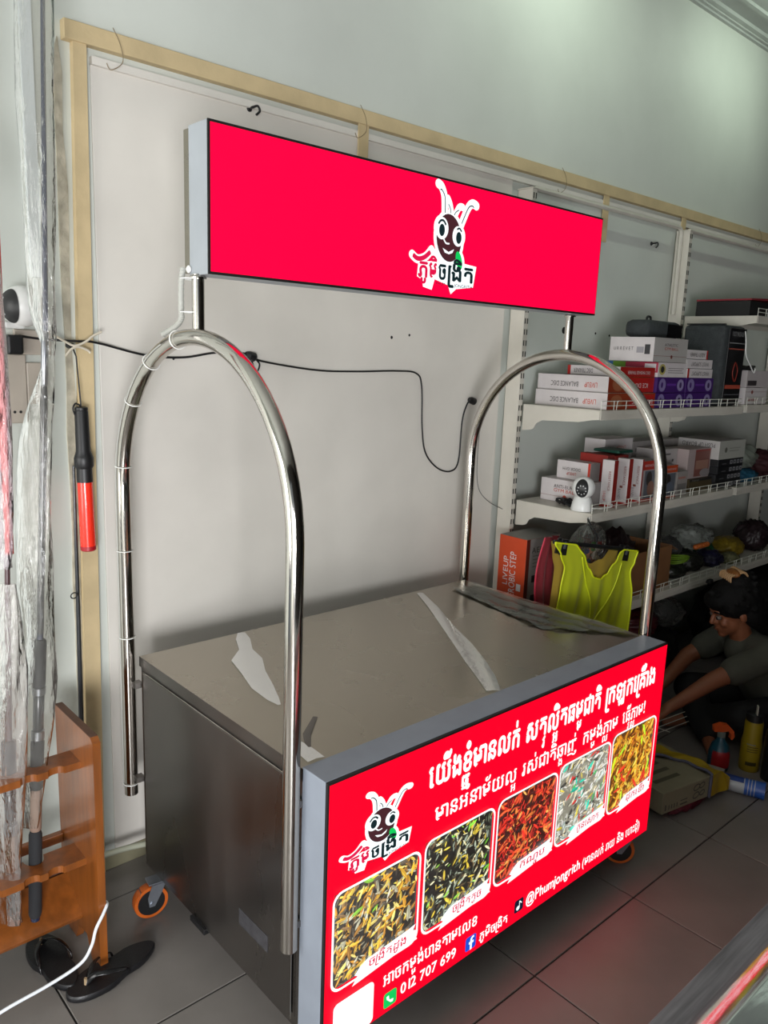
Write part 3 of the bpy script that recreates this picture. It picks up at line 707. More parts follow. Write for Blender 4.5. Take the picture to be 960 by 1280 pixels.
for k, (x0, x1, z0, lab) in enumerate(((2.21, 2.455, 0, 'purple box bottom left of the four purple boxes'), (2.46, 2.72, 0, 'purple box bottom right of the four purple boxes'),
                                       (2.21, 2.455, .067, 'purple box top left of the four purple boxes'), (2.46, 2.72, .067, 'purple box top right of the four purple boxes'))):
    carton('purple_box', (x0, x1, .585, .84, Z1+.001+z0, Z1+.066+z0), '#3b1462', lab+' on the upper shelf', group=None,
           prints=[('f', .06, .30, .06, .94, '#7f72a0', 1, 1), ('f', .70, .94, .1, .9, '#8c80a8', 1, 1), ('f', .13, .20, .3, .7, '#3b1462', 2, 1), ('f', .78, .86, .3, .7, '#2c1048', 2, 1), ('f', .34, .66, .45, .6, '#5a2c8a', 1)])
for k, (z, x1, tx) in enumerate(((.134, 2.70, 'WRIST SUPPORT'), (.176, 2.70, 'WRIST SUPPORT'), (.218, 2.66, 'AGILITY TRAINER'))):
    carton('slim_white_box', (2.462, x1, .585+.006*k, .78, Z1+z, Z1+z+.040), WH, ('bottom', 'middle', 'top')[k]+' one of three slim white boxes stacked above the right purple boxes',
           prints=[('f', 0, .07, 0, 1, RD) if k == 0 else ('f', .93, 1, 0, 1, RD if k == 2 else WH)], texts=[('f', tx, .15, .85, .3, .4, '#4c4646', 'flip')])
# dark carry pouch on top
pouch = thing('dark_pouch', (2.33, .70, Z1+.299), 'dark grey zipped pouch lying on top of the large white box', 'pouch')
g = G(); g.box(2.19, 2.48, .64, .76, Z1+.3, Z1+.375, bev=.025); autosmooth(g.out('body', mat('grey_fabric', '#34383a', .8, noise=.25, nscale=40, bump=.4, bscale=200), pouch), 1.2)
g = G(); g.tube(smooth_path([(2.27, .70, Z1+.372), (2.275, .70, Z1+.39), (2.30, .70, Z1+.39), (2.305, .70, Z1+.372)], 5), .005, 6); g.out('handle', black, pouch)
g = G(); g.box(2.35, 2.475, .6385, .6399, Z1+.305, Z1+.362); g.out('window', mat('dark_gloss', '#0a0a0c', .15), pouch)
# upright massager case
case = thing('massager_case', (2.92, .66, Z1), 'tall dark grey case with black front and red arc standing on the upper shelf', 'case')
g = G(); g.box(2.79, 3.02, .59, .80, Z1+.001, Z1+.385, bev=.022); autosmooth(g.out('shell', mat('grey_fabric', ''), case), 1.2)
g = G(); g.box(2.835, 3.012, .586, .5905, Z1+.012, Z1+.372, bev=.002); fr_ = g.out('front_label', mat('label_black', '#0d0d10', .35), case)
for z, h, c in ((.30, .004, '#8c8c8c'), (.272, .005, '#a85040'), (.085, .018, '#b04c38'), (.055, .003, '#6a6a70'), (.03, .003, '#5a3a34')):
    g = G(); g.add([(2.84, .5853, Z1+z), (3.008, .5853, Z1+z), (3.008, .5853, Z1+z+h), (2.84, .5853, Z1+z+h)], [(0, 1, 2, 3)]); g.out('print', mat('ink_'+c.strip('#'), c, .5), fr_)
g = G(); g.tube(smooth_path([(2.93, .5848, Z1+.12), (2.905, .5848, Z1+.16), (2.925, .5848, Z1+.21), (2.955, .5848, Z1+.17), (2.94, .5848, Z1+.12)], 6), .003, 5); g.out('print', mat('ink_7a2418', '#7a2418', .5), fr_)
V, F, w = layout('FOOT MASSAGER'); g = G(); g.add([(2.86+a/w*.13, .585, Z1+.335+b*.03) for a, b in V], F); g.out('lettering', mat('ink_9a9a9a', '#9a9a9a', .5), fr_)
g = G(); g.box(2.80, 2.82, .6, .79, Z1+.385, Z1+.39); g.out('zip', black, case)
g = G(); g.tube(smooth_path([(2.97, .575, Z1+.36), (2.945, .555, Z1+.31), (2.95, .55, Z1+.25), (3.0, .545, Z1+.20), (3.05, .545, Z1+.165), (3.06, .545, Z1+.185)]), .0028, 6)
tag(g.out('charging_cable', white_pl), 'thin white cord hanging in front of the dark massager case', 'cord')
for k, (z, c) in enumerate(((.002, WH), (.088, '#b8b0b0'))):
    carton('small_parts_box', (3.085, 3.34, .59, .83, Z1+.004+z, Z1+z+.088), c, ('lower', 'upper')[k]+' pale box stacked at the right edge of the upper shelf',
           prints=[('f', 0, 1, .74, .76, '#8a5a52'), ('f', .25, .35, .62, .85, '#8a4a42', 2, 1)] if k == 0 else [('f', .05, .45, .1, .4, '#3a3436')], texts=[('f', 'LIVEUP', .15, .6, .2, .14, '#a8442c', 'flip')] if k == 0 else ())
g = G(); random.seed(5)
for i in range(5):
    P = [(3.10+.2*random.random(), .62+.15*random.random(), Z1+.181+.02*random.random()) for _ in range(5)]; g.tube(smooth_path(P, 6), .006, 6)
tag(g.out('black_cable', black), 'loose black cable lying on the upper pale box', 'cable')
# far bay, topmost shelf: red and black flat box
carton('flat_sports_box', (3.085, 3.95, .62, .90, Z0_+.001, Z0_+.075), '#121112', 'long flat black box with a red top edge on the topmost shelf', prints=[('t', 0, 1, 0, 1, '#7a1c24')])
g = G(); g.add([(3.084, .90, Z0_+.077), (3.084, .615, Z0_+.077), (3.96, .615, Z0_+.115), (3.96, .90, Z0_+.115), (3.084, .90, Z0_+.085), (3.084, .615, Z0_+.085), (3.96, .615, Z0_+.135), (3.96, .90, Z0_+.135)],
           [(0, 3, 2, 1), (4, 5, 6, 7), (0, 1, 5, 4), (1, 2, 6, 5), (2, 3, 7, 6), (3, 0, 4, 7)]); tag(g.out('red_tray', mat('dark_red', '#84202c', .45)), 'tilted dark red lid resting on the long flat black box', 'lid')

# middle shelf, near bay
z2 = Z2+.001
carton('ball_box', (1.88, 1.998, .66, .905, z2, z2+.098), WH, 'white ANTI-BURST GYM BALL box on the middle shelf behind the small camera',
       prints=[('f', 0, 1, 0, 1, '#8d8987'), ('l', 0, 1, .24, .255, '#8c5a50'), ('l', .48, .56, .16, .34, '#b04434', 2, 1)], texts=[('l', 'ANTI-BURST', .28, .78, .62, .14, '#4c4646'), ('l', 'GYM BALL', .28, .78, .44, .14, '#b8442c')])
carton('door_gym_box', (1.925, 1.995, .69, .86, z2+.099, z2+.178), WH, 'smaller white DOOR GYM box lying on the gym ball box, red end stripe',
       prints=[('f', 0, 1, 0, 1, '#7c7876'), ('l', .93, 1, 0, 1, '#b8301c')], texts=[('l', 'DOOR GYM', .18, .72, .5, .15, '#4c4646', 'flip'), ('l', 'LIVEUP', .3, .6, .24, .15, '#b8442c', 'flip')])
camd = thing('security_camera', (1.81, .64, z2), 'small white security camera with a black oval face on the middle shelf', 'camera')
g = G(); g.lathe([(.045, 0), (.046, .004), (.041, .03), (.034, .052), (.030, .056)], (1.81, .64, z2), n=28); autosmooth(g.out('base', white_pl, camd), .8)
g = G(); g.lathe([(.002, -.047)]+[(.047*math.cos(a), .047*math.sin(a)) for a in [PI*(k/14-.5) for k in range(1, 14)]]+[(.002, .047)], (1.81, .64, z2+.094), n=28); head = g.out('head', white_pl, camd, smooth=True)
dv = (CAM-Vector((1.81, .64, z2+.094))).normalized(); dv = (dv+Vector((-.35, .0, -.12))).normalized()
c0 = Vector((1.81, .64, z2+.094)); sa = dv.cross(Vector((0, 0, 1))).normalized(); sb = sa.cross(dv)
def onball(u, v, r=.0478): p = dv*math.sqrt(max(0, r*r-u*u-v*v))+sa*u+sb*v; return c0+p
def blob(g, cu, cv, ru, rv, r, n=24, rings=4):
    V = [onball(cu, cv, r)]; F = []
    for j in range(1, rings+1):
        for k in range(n): a = 2*PI*k/n; V.append(onball(cu+ru*j/rings*math.cos(a), cv+rv*j/rings*math.sin(a), r))
    for k in range(n): F.append((0, 1+k, 1+(k+1) % n))
    for j in range(rings-1):
        for k in range(n): F.append((1+j*n+k, 1+(j+1)*n+k, 1+(j+1)*n+(k+1) % n, 1+j*n+(k+1) % n))
    g.add(V, F)
g = G(); blob(g, 0, 0, .026, .038, .0483); g.out('face_plate', black, head, smooth=True)
for k in range(9):
    a = PI*(1.0+.9*(k-4)/4+.5); g = G(); blob(g, .017*math.cos(a), -.006+.018*math.sin(a), .0028, .0028, .0488, 10, 1); g.out('infrared_led', emat('led_white', '#d8d8d8', .4), head)
g = G(); g.tube(smooth_path([(1.857, .62, z2+.006), (1.89, .60, z2+.0045), (1.93, .60, z2+.0045), (1.95, .59, z2+.008), (1.94, .582, z2+.02)]), .003, 6)
tag(g.out('camera_lead', white_pl), 'short white lead running from the small shelf camera', 'cable')
g = G(); random.seed(9)
for i in range(6):
    P = [(1.81+.045*random.random(), .71+.08*random.random(), z2+.004+.03*random.random()) for _ in range(5)]; g.tube(smooth_path(P, 6), .0045, 6)
o = g.out('black_cable', black); tag(o, 'tangled black cable on the middle shelf left of the small camera', 'cable')
# slim upright red and white boxes
sl = [(1.962, 1.992, 0, .200, 'leftmost'), (2.078, 2.108, 0, .200, 'middle'), (2.186, 2.197, -.05, .192, 'rightmost, slightly leaning')]
for k, (x0, x1, rot, h, lab) in enumerate(sl):
    o = carton('slim_upright_box', (x0, x1, .60, .657, z2, z2+h), WH, lab+' of three slim white upright boxes with red lettering and red base',
           prints=[('l', 0, 1, 0, .05, '#a8281c', 1), ('f', 0, 1, 0, 1, '#8c2018', 1)] + ([('l', .35, .6, .36, .41, '#7a4034')] if k else []),
           group='slim upright boxes on the middle shelf', texts=[('l', 'RESISTANCE', .6, .78, .42 if k else .35, .42, '#8c4a44', 'down'), ('l', 'BAND' if k else 'LIVEUP', .25, .45, .12, .22, '#7a7676' if k else '#b83424', 'down')])
    pass
def picture_box(x0, x1, y0, y1, h, lab, topc='#a82c1a', skin='#7a5444', extra=()):
    return carton('fitness_picture_box', (x0, x1, y0, y1, z2, z2+h), '#9c9694', lab, prints=[('f', 0, 1, .78, 1, topc), ('f', 0, 1, 0, .07, topc), ('f', .15, .9, .08, .76, '#565a62'), ('f', .25, .62, .38, .74, '#2a2422', 2, 1), ('f', .35, .8, .12, .5, skin, 3, 1), ('l', 0, 1, .0, 1, WH)]+list(extra), texts=[('f', 'RESISTANCE BAND', .1, .9, .86, .05, WH)])
picture_box(2.202, 2.335, .605, .72, .182, 'box with a red top and a pictured person, right of the slim upright boxes')
for x0, x1, h, lab in ((1.975, 2.055, .212, 'red box top showing behind the leftmost slim white box'), (2.03, 2.17, .207, 'red box showing behind the other slim white boxes')):
    carton('red_box', (x0+.03, x1, .662, .80, z2, z2+h), '#8c2018', lab)
picture_box(2.355, 2.50, .60, .70, .150, 'orange-topped picture box behind the right arch tube on the middle shelf', '#b04018', '#59606e')
carton('slim_white_edge_box', (2.342, 2.353, .575, .68, z2, z2+.148), WH, 'very thin white carton standing beside the orange-topped picture box', texts=[('f', 'LIVEUP', .3, .7, .3, .4, OR, 'down')])
carton('pale_small_box', (2.505, 2.605, .60, .69, z2, z2+.115), '#928c88', 'pale small carton standing just right of the orange-topped picture box', prints=[('f', .1, .9, .2, .5, '#6a6664'), ('f', .1, .8, .7, .78, '#a06a60')])
carton('door_gym_box', (2.225, 2.46, .82, .93, z2, z2+.255), WH, 'tall white DOOR GYM box at the back of the middle shelf', texts=[('f', 'DOOR GYM', .3, .9, .72, .05, '#4c4646', 'flip'), ('f', 'LIVEUP', .4, .75, .82, .05, '#b8442c', 'flip')])
carton('long_grey_box', (2.465, 2.90, .82, .93, z2, z2+.235), '#96918e', 'wide grey box at the back of the middle shelf with small icons', prints=[('f', .05+.06*k, .08+.06*k, .78, .86, '#6a6664') for k in range(7)]+[('f', .8, .92, .74, .82, '#a05a50')])
g = G(); g.box(2.10, 2.22, .67, .80, z2+.213, z2+.226, bev=.006); tag(g.out('green_pouch', mat('dark_green', '#17493c', .5)), 'flat dark green pouch lying across the boxes on the middle shelf', 'pouch')
g.V = g.V
carton('foot_care_box', (2.50, 2.665, .695, .82, z2, z2+.208), '#aaa4a2', 'white box with small dark print behind the orange-topped picture box', prints=[('f', .05, .6, .86, .9, '#5c5858'), ('f', .7, .8, .7, .76, '#2c2a2c'), ('f', 0, .3, .0, .35, '#6a6664')])
carton('pink_picture_box', (2.67, 2.90, .64, .76, z2+.062, z2+.206), '#a89896', 'box with pink window and pictured legs on the middle shelf', prints=[('f', .3, .95, .05, .95, '#7c4c44'), ('f', .35, .9, .3, .6, '#9c7464', 2), ('f', .55, 1, .02, .3, '#8a8484', 3, 1), ('f', .3, .95, .9, .97, '#8c3a34', 2)])
carton('brown_flat_box', (2.668, 2.90, .62, .80, z2, z2+.061), '#4c4028', 'flat brown box with a black edge under the pink picture box', prints=[('f', 0, 1, .82, 1, '#141414')], texts=[('f', 'PUSH UP', .1, .4, .86, .1, '#8a8a86')])
x0 = 2.905
for k in range(4):
    h = .037
    carton('black_flat_box', (x0-.012*(k == 1), x0+.275-.012*(k == 1), .60, .84, z2+k*h, z2+(k+1)*h-.001), '#0e0f13', ('bottom', 'second from bottom', 'third from bottom', 'top')[k]+' one of four flat black boxes with white icons, middle shelf',
           prints=[('f', .46+.14*i, .56+.14*i, .25, .8, '#8c8c90') for i in range(4)]+[('f', .15, .32, .3, .42, '#5c5c60')]+[('l', .0, 1, .1, .12, '#3c3c44')]+[('f', .49+.14*i, .53+.14*i, .4, .65, '#1c1c20', 2) for i in range(4)])
carton('push_up_box', (2.90, 3.185, .60, .82, z2+.148, z2+.240), '#b4b0ae', 'white PUSH UP BOARD box on top of the four flat black boxes', prints=[('f', 0, 1, 0, 1, '#a8a8a0'), ('f', .2, .3, .35, .65, '#5c5c52', 2, 1), ('f', .38, .8, .55, .6, '#8c8c84', 2), ('f', .38, .75, .4, .45, '#8c8c84', 2)], texts=[('l', 'PUSH UP BOARD', .1, .9, .65, .2, '#3c3838', 'flip')])
clearbag = film('clear_bag_film', '#c4ccc4', .38, .15, 24, .8, (1, 1, 1))
def lump(name, c, r, m, label=None, cat=None, seed=1, amp=.18, parent=None, squash_top=None, group=None):
    bm = bmesh.new(); bmesh.ops.create_icosphere(bm, subdivisions=4, radius=1)
    R_ = random.Random(seed); ks = [(Vector((R_.uniform(-1, 1), R_.uniform(-1, 1), R_.uniform(-1, 1)))*R_.uniform(2, 9), R_.uniform(0, 6)) for _ in range(8)]
    V = []
    for v in bm.verts:
        d_ = sum(abs(math.sin(v.co.dot(k)+p)) for k, p in ks)/8-.6; d_ -= .5*abs(math.sin(v.co.dot(ks[0][0])*2.3+2*math.sin(v.co.dot(ks[1][0]))))**3; q = v.co*(1+amp*2.2*d_)
        z = max(q.z, -.75); V.append(Vector((c[0]+q.x*r[0], c[1]+q.y*r[1], c[2]+(z+.75)*r[2])))
    F = [[v.index for v in f_.verts] for f_ in bm.faces]; bm.free()
    o = mk(name, V, F, m, parent, True, loc=None if parent else c); return tag(o, label, cat, group)
lump('plastic_bag', (3.33, .70, z2+.075), (.13, .10, .075), film('milky_bag', '#aeb6a8', .75, .3, 12, .5, (1, 1, 1)), 'milky plastic bag bulging on the middle shelf right of the boxes', 'bag', 3)
lump('blue_pouch', (3.34, .68, z2), (.13, .09, .042), mat('teal_fabric', '#14506a', .7, noise=.3), 'blue pouch lying under the milky plastic bag', 'pouch', 5)
lump('red_pouch', (3.60, .70, z2+.0), (.12, .1, .09), mat('dark_red_fabric', '#3c1218', .7, noise=.3), 'dark red bundle at the right edge of the middle shelf', 'bundle', 6)

# lower shelf: cardboard carton and jumble of bagged goods
z3 = Z3+.001
cb = thing('cardboard_carton', (2.35, .72, z3), 'open brown cardboard carton on the lower shelf behind the yellow vest', 'box')
cbm = mat('cardboard', '#7a5230', .75, noise=.12, nscale=12)
g = G(); g.box(1.98, 2.53, .60, .605, z3, z3+.20); g.box(1.98, 2.53, .83, .835, z3, z3+.20); g.box(1.98, 1.985, .605, .83, z3, z3+.20); g.box(2.525, 2.53, .605, .83, z3, z3+.20); g.box(1.98, 2.53, .60, .835, z3, z3+.004); g.out('body', cbm, cb)
g = G(); g.add([(2.53, .605, z3+.2), (2.53, .83, z3+.2), (2.60, .83, z3+.165), (2.60, .605, z3+.165), (2.527, .605, z3+.202), (2.527, .83, z3+.202), (2.60, .83, z3+.168), (2.60, .605, z3+.168)], [(0, 1, 2, 3), (7, 6, 5, 4), (0, 3, 7, 4), (2, 1, 5, 6)]); g.out('flap', cbm, cb)
R9 = random.Random(21)
def bagof(x, y, z, r, col, lab, seed, m=None): return lump('bagged_item', (x, y, z), r, m or mat('goods_'+col.strip('#'), col, .4, noise=.5, nscale=25, bump=.9, bscale=28), lab, 'bag', seed, group='bagged goods on the lower shelf')
bagof(2.70, .70, z3, (.085, .09, .05), '#1c2018', 'dark bundle on the lower shelf right of the cardboard carton', 2)
bagof(2.90, .72, z3, (.10, .1, .06), '#23241f', 'dark grey bundle in the middle of the lower shelf', 4)
bagof(2.95, .72, z3+.112, (.14, .1, .07), '#5c5e5a', 'crumpled clear plastic bag heaped on the dark bundle, lower shelf', 8, clearbag)
bagof(2.71, .74, z3+.092, (.10, .09, .06), '#4a4c4c', 'clear bag with grey goods above the neon green coil', 7, film('grey_bag', '#5c6060', .5, .15, 30, .8, (1, 1, 1)))
bagof(3.09, .68, z3, (.075, .08, .05), '#1c1840', 'dark purple bundle on the lower shelf near the upright', 9)
bagof(3.42, .74, z3+.0, (.13, .09, .06), '#8a7420', 'mustard yellow cloth bundle on the lower shelf far bay', 10)
bagof(3.24, .63, z3+.0, (.06, .05, .035), '#6c6c4c', 'pale olive bundle in front of the mustard yellow one', 14)
bagof(3.20, .76, z3+.0, (.06, .05, .06), '#1d5a3a', 'green and white bag end behind the mustard bundle', 12)
bagof(3.70, .72, z3+.0, (.12, .1, .10), '#2a1c20', 'dark maroon bundle at the far end of the lower shelf', 13)
bagof(2.22, .72, z3+.01, (.15, .08, .17), '#201214', 'black bag standing above the open cardboard carton', 15)
g = G()
for k in range(5): g.tube(ring((2.66, .63, z3+.098+.006*k), (.1*(k-2), .2, 1), .045+.004*(k % 2)), .0045, 6)
tag(g.out('neon_rope', mat('neon_rope', '#5c7a18', .5)), 'coil of neon green cord on the lower shelf', 'rope')
beads = thing('orange_beads', (2.86, .62, z3+.13), 'short string of orange beads on the lower shelf clutter', 'beads')
for k in range(6):
    g = G(); g.lathe([(.002, -.013)]+[(.014*math.cos(a), .013*math.sin(a)) for a in [PI*(j/6-.5) for j in range(1, 6)]]+[(.002, .013)], (2.80+.024*k, .615, z3+.15), (1, 0, 0), 12); g.out('bead', mat('orange_bead', '#a8541c', .4), beads, smooth=True)
tag(lump('folded_sacks', (2.62, .76, 0), (.34, .13, .2), mat('dark_sacks', '#14120f', .6, noise=.3, bump=.8, bscale=20), None, None, 31), 'heap of dark sacks on the floor below the lower shelf', 'sack')
lump('red_bag_heap', (2.44, .70, .345), (.14, .10, .075), mat('wine_plastic', '#4c141c', .35, noise=.4, nscale=14), 'dark red plastic bag heap below the lower shelf', 'bag', 33)
lump('clear_bag_heap', (2.72, .70, .345), (.12, .09, .08), film('grey_clear', '#6c6c68', .3, .12, 22, 1, (1, 1, 1)), 'crumpled clear bag beside the dark red bag heap', 'bag', 35)
tag(lump('far_sacks', (3.7, .72, 0), (.5, .2, .30), mat('dark_sacks', ''), None, None, 37), 'larger heap of dark sacks below the far bay shelf', 'sack')

# ------------------------------------------------------------------ aerobic step box, vest, hanging bag
carton('lower_crate', (1.60, 1.76, .745, .93, 0, .612), '#1a1816', 'dark upright carton under the orange AEROBIC STEP box')
carton('aerobic_step_box', (1.60, 1.83, .746, .888, .613, .915), '#c2421a', 'orange and grey AEROBIC STEP box standing behind the cart beside the yellow vest',
       prints=[('f', .0, 1, 0, 1, '#8f8b88'), ('f', 0, .1, 0, 1, '#5c1c10', 2), ('l', .72, .88, .26, .36, WH, 2), ('f', .2, .45, .10, .2, '#1c1c1e', 2), ('f', .2, .45, .38, .48, '#1c1c1e', 2), ('t', 0, 1, 0, 1, '#6c6a66')]+[('f', .2, .9, .60+.05*k, .61+.05*k, '#5c5856', 2) for k in range(4)],
       texts=[('l', 'AEROBIC STEP', .46, .66, .08, .72, WH, 'up'), ('l', 'LIVEUP', .22, .38, .30, .42, WH, 'up'), ('f', 'AEROBIC', .15, .95, .80, .07, '#2c2a2a')])
# hanger (from (hA) to (hB)) with clips, hanging on a hook under the middle shelf
hA, hB = Vector((1.485, .533, .967)), Vector((1.900, .443, .897))
hd = (hB-hA).normalized(); hn = Vector((0, 0, 1)).cross(hd).normalized(); hu = hd.cross(hn)*-1
if hu.z < 0: hu = -hu
hanger = thing('clip_hanger', (hA+hB)/2, 'black plastic clip hanger holding the neon yellow vest', 'hanger')
g = G(); g.tube([hA, hB], .0085, 10); g.out('bar', black, hanger)
mid = (hA+hB)/2+hd*.01; g = G(); g.tube(smooth_path([mid, mid+Vector((0, 0, .02)), mid+Vector((-.01, 0, .05)), mid+Vector((-.02, .02, .08)), mid+Vector((0, .05, .10)), mid+Vector((.02, .06, .085))]), .003, 8); g.out('hook', black, hanger)
for q in (.10, .885):
    c = hA.lerp(hB, q); g = G()
    g.prism([(-.016, -.045), (.016, -.045), (.014, .015), (-.014, .015)], lambda a, b, s: c+hd*a+hu*b+hn*(-.016+.010*s)); g.prism([(-.016, -.045), (.016, -.045), (.014, .015), (-.014, .015)], lambda a, b, s: c+hd*a+hu*b+hn*(.008+.008*s))
    clip = g.out('clip', black, hanger)
    g = G(); g.prism([(-.006, -.02), (.004, -.02), (.006, .006), (-.003, .006)], lambda a, b, s: c+hd*a+hu*b+hn*(-.018+.002*s)); g.out('spring', galv, clip)
def meshcloth(name, colr, a=.80):
    m = bpy.data.materials.new(name); m.use_nodes = True; nt = m.node_tree; N = nt.nodes; L = nt.links; b = N['Principled BSDF']
    b.inputs['Base Color'].default_value = hexc(colr); b.inputs['Roughness'].default_value = .75
    b.inputs['Sheen Weight'].default_value = .3
    tl = N.new('ShaderNodeBsdfTranslucent'); tl.inputs[0].default_value = hexc(colr)
    tr = N.new('ShaderNodeBsdfTransparent'); m1 = N.new('ShaderNodeMixShader'); m1.inputs[0].default_value = .3
    L.new(b.outputs[0], m1.inputs[1]); L.new(tl.outputs[0], m1.inputs[2])
    m2 = N.new('ShaderNodeMixShader'); m2.inputs[0].default_value = 1-a; L.new(m1.outputs[0], m2.inputs[1]); L.new(tr.outputs[0], m2.inputs[2])
    L.new(m2.outputs[0], N['Material Output'].inputs[0]); return m
def interp(T_, x):
    for (a, b), (c, d_) in zip(T_, T_[1:]):
        if x <= c: q = (x-a)/(c-a) if c > a else 0; q = q*q*(3-2*q); return b+(d_-b)*q
    return T_[-1][1]
VL = (hB-hA).length
def vest(parent, colr, off, topT, leftT, rightT, H, piping, ph=0.):
    """cloth panel: u along hanger, v down; topT gives drop of the upper edge below the hanger"""
    NU, NV = 60, 44; V = []; F = []
    for i in range(NU+1):
        u = i/NU; t0 = interp(topT, u)
        for j in range(NV+1):
            v = t0+(H-t0)*j/NV; vv = v/H; xl, xr = interp(leftT, vv), interp(rightT, vv)
            x = (xl+(xr-xl)*u)*VL; fold = .010*vv*math.sin(22*u+ph+2*vv)+.006*vv*math.sin(41*u+3*vv+ph)
            p = hA+hd*x+hn*(off+fold+.02*vv*math.sin(PI*u))+Vector((0, 0, -v-0.0*x)); V.append(p)
    for i in range(NU):
        for j in range(NV): F.append((i*(NV+1)+j, i*(NV+1)+j+1, (i+1)*(NV+1)+j+1, (i+1)*(NV+1)+j))
    o = mk('cloth_panel', V, F, colr, parent, True)
    if piping:
        for idx in ([i*(NV+1) for i in range(NU+1)], [j for j in range(NV+1)], [NU*(NV+1)+j for j in range(NV+1)]):
            g = G(); g.tube([V[i] for i in idx], .0035, 6); g.out('piping', piping, parent, smooth=True)
    return o, V, NU, NV
yv = thing('mesh_vest', (hA+hB)/2+Vector((0, 0, -.35)), 'neon yellow mesh sports vest with deep neckline clipped to the black hanger', 'vest')
ycl = meshcloth('neon_mesh', '#d2e010', .9); ypi = mat('neon_piping', '#d4e018', .5)
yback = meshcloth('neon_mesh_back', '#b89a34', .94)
vest(yv, yback, .016, [(0, .0), (.26, .0), (.36, .055), (.5, .075), (.64, .055), (.76, .0), (1, .0)], [(0, .0), (.12, .03), (.25, .07), (1, .03)], [(0, 1.0), (.15, .97), (1, 1.0)], .44, None, 1.)
fv = vest(yv, ycl, -.016, [(0, .0), (.24, .0), (.30, .035), (.37, .09), (.45, .125), (.55, .13), (.65, .11), (.73, .06), (.79, .01), (.83, 0), (1, .0)], [(0, -.02), (.1, .06), (.22, .12), (.4, .10), (1, .03)], [(0, 1.03), (.1, 1.0), (.2, .95), (.4, .99), (1, .96)], .44, ypi)
def on_front(u, v):
    Vv, NU_, NV_ = fv[1], fv[2], fv[3]; i = min(NU_, int(u*NU_+.5)); col_ = Vv[i*(NV_+1):(i+1)*(NV_+1)]
    z = hA.z+(hB.z-hA.z)*u-v; return min(col_, key=lambda p: abs(p.z-z))-hn*.004
for Q in ([(.27, .05), (.33, .14), (.42, .22), (.46, .30), (.45, .42)], [(.81, .05), (.76, .14), (.66, .22), (.54, .31), (.42, .42)]):
    g = G(); g.tube(smooth_path([on_front(a, b) for a, b in Q], 6), .0028, 6); g.out('piping', ypi, yv, smooth=True)
pv_ = thing('red_vest', (1.56, .60, .6), 'dark red mesh vest hanging behind the left side of the neon yellow vest', 'vest')
g = G(); V = []; F = []
for i in range(13):
    for j in range(21):
        u, v = i/12, j/20; w = .05+.04*math.sin(3*v+.5); x = 1.52-.035*v-.02*math.sin(5*v)+(.10+.06*v)*u; V.append((x, .60+.008*math.sin(14*u+3*v), .965-.42*v))
for i in range(12):
    for j in range(20): F.append((i*21+j, i*21+j+1, (i+1)*21+j+1, (i+1)*21+j))
mk('cloth_panel', V, F, meshcloth('red_mesh', '#8c1c2c', .85), pv_, True)
g = G(); g.tube([V[j] for j in range(21)], .004, 6); g.out('piping', mat('pink_piping', '#b82c44', .5), pv_)
# transparent bag of small coloured goods hanging from the shelf
hb = thing('hanging_goods_bag', (1.74, .545, .95), 'clear plastic bag of small colourful packets hanging from the middle shelf behind the hanger', 'bag')
gb = (1.735, .585, .86)
V = []; F = []
lump('film', (1.735, .548, .845), (.125, .035, .095), film('thin_bag_film', '#d8dcd8', .10, .12, 30, .8), parent=hb, seed=44, amp=.12)
g = G(); g.tube(smooth_path([(1.74, .556, 1.03), (1.735, .552, .99), (1.742, .55, .965)]), .006, 7); g.tube(smooth_path([(1.70, .55, .955), (1.735, .552, .99), (1.77, .55, .95)]), .004, 6); g.out('knot', clearbag, hb)
R_ = random.Random(4)
for k in range(26):
    x = 1.735+R_.uniform(-.10, .10); z = .87+R_.uniform(-.045, .05); c = R_.choice(['#c03828', '#d8cfc8', '#2c3c6c', '#d8cfc8', '#b86a58', '#c8c4cc', '#4c8c3c', '#3a3444', '#d08a70'])
    g = G(); g.box(x-.016, x+.016, .532+.012*R_.random(), .539+.012*R_.random(), z-.012, z+.012, bev=.003); g.V = [Matrix.Rotation(R_.uniform(-.8, .8), 3, 'Y')@(v-Vector((x, .537, z)))+Vector((x, .537, z)) for v in g.V]
    g.out('packet', mat('goods_'+c.strip('#'), c, .4), hb)

# ------------------------------------------------------------------ left: rack, rods in sleeves, baton, wall camera
rack = thing('rod_rack', (-.5, .76, 0), 'varnished orange-brown wooden rod rack at the left edge with notched crossbars', 'rack')
for x, nm in ((-.25, 'side_panel'), (-.80, 'side_panel')):
    g = G(); g.prism([(.63, 0), (.63, .655), (.645, .667), (.889, .667), (.889, .12), (.86, .0), (.80, .0), (.78, .05), (.72, .06), (.69, 0)], lambda a, b, s: (x+.02*s, a, b)); o = g.out(nm, wood, rack)
    g = G(); g.box(x, x+.02, .645, .889, .6672, .6682); g.out('worn_edge', wooddark, o)
def scallop(y0, y1, xs, z0, z1):
    """crossbar with rounded notches: deep ones behind that hold the rods, shallow ones in front"""
    back = [(-.25, y1)]
    for cx in xs: back += [(cx+.026*math.cos(a), y1-.036*math.sin(a)) for a in [PI*q/10 for q in range(11)]]
    back.append((-.80, y1)); front = [(-.80, y0)]
    for cx in reversed(xs): front += [(cx-.020*math.cos(a)+.03, y0+.012*math.sin(a)) for a in [PI*q/8 for q in range(9)]]
    front.append((-.25, y0))
    g = G(); g.prism(back+front, lambda a, b, s: (a, b, z0+(z1-z0)*s)); g.out('crossbar', wood, rack)
scallop(.715, .79, [-.342, -.409, -.51, -.60, -.69], .553, .572); scallop(.705, .79, [-.357, -.4165, -.51, -.60, -.69], .279, .298)
g = G(); g.box(-.80, -.25, .865, .885, .262, .290, bev=.003); g.out('crossbar', wood, rack)
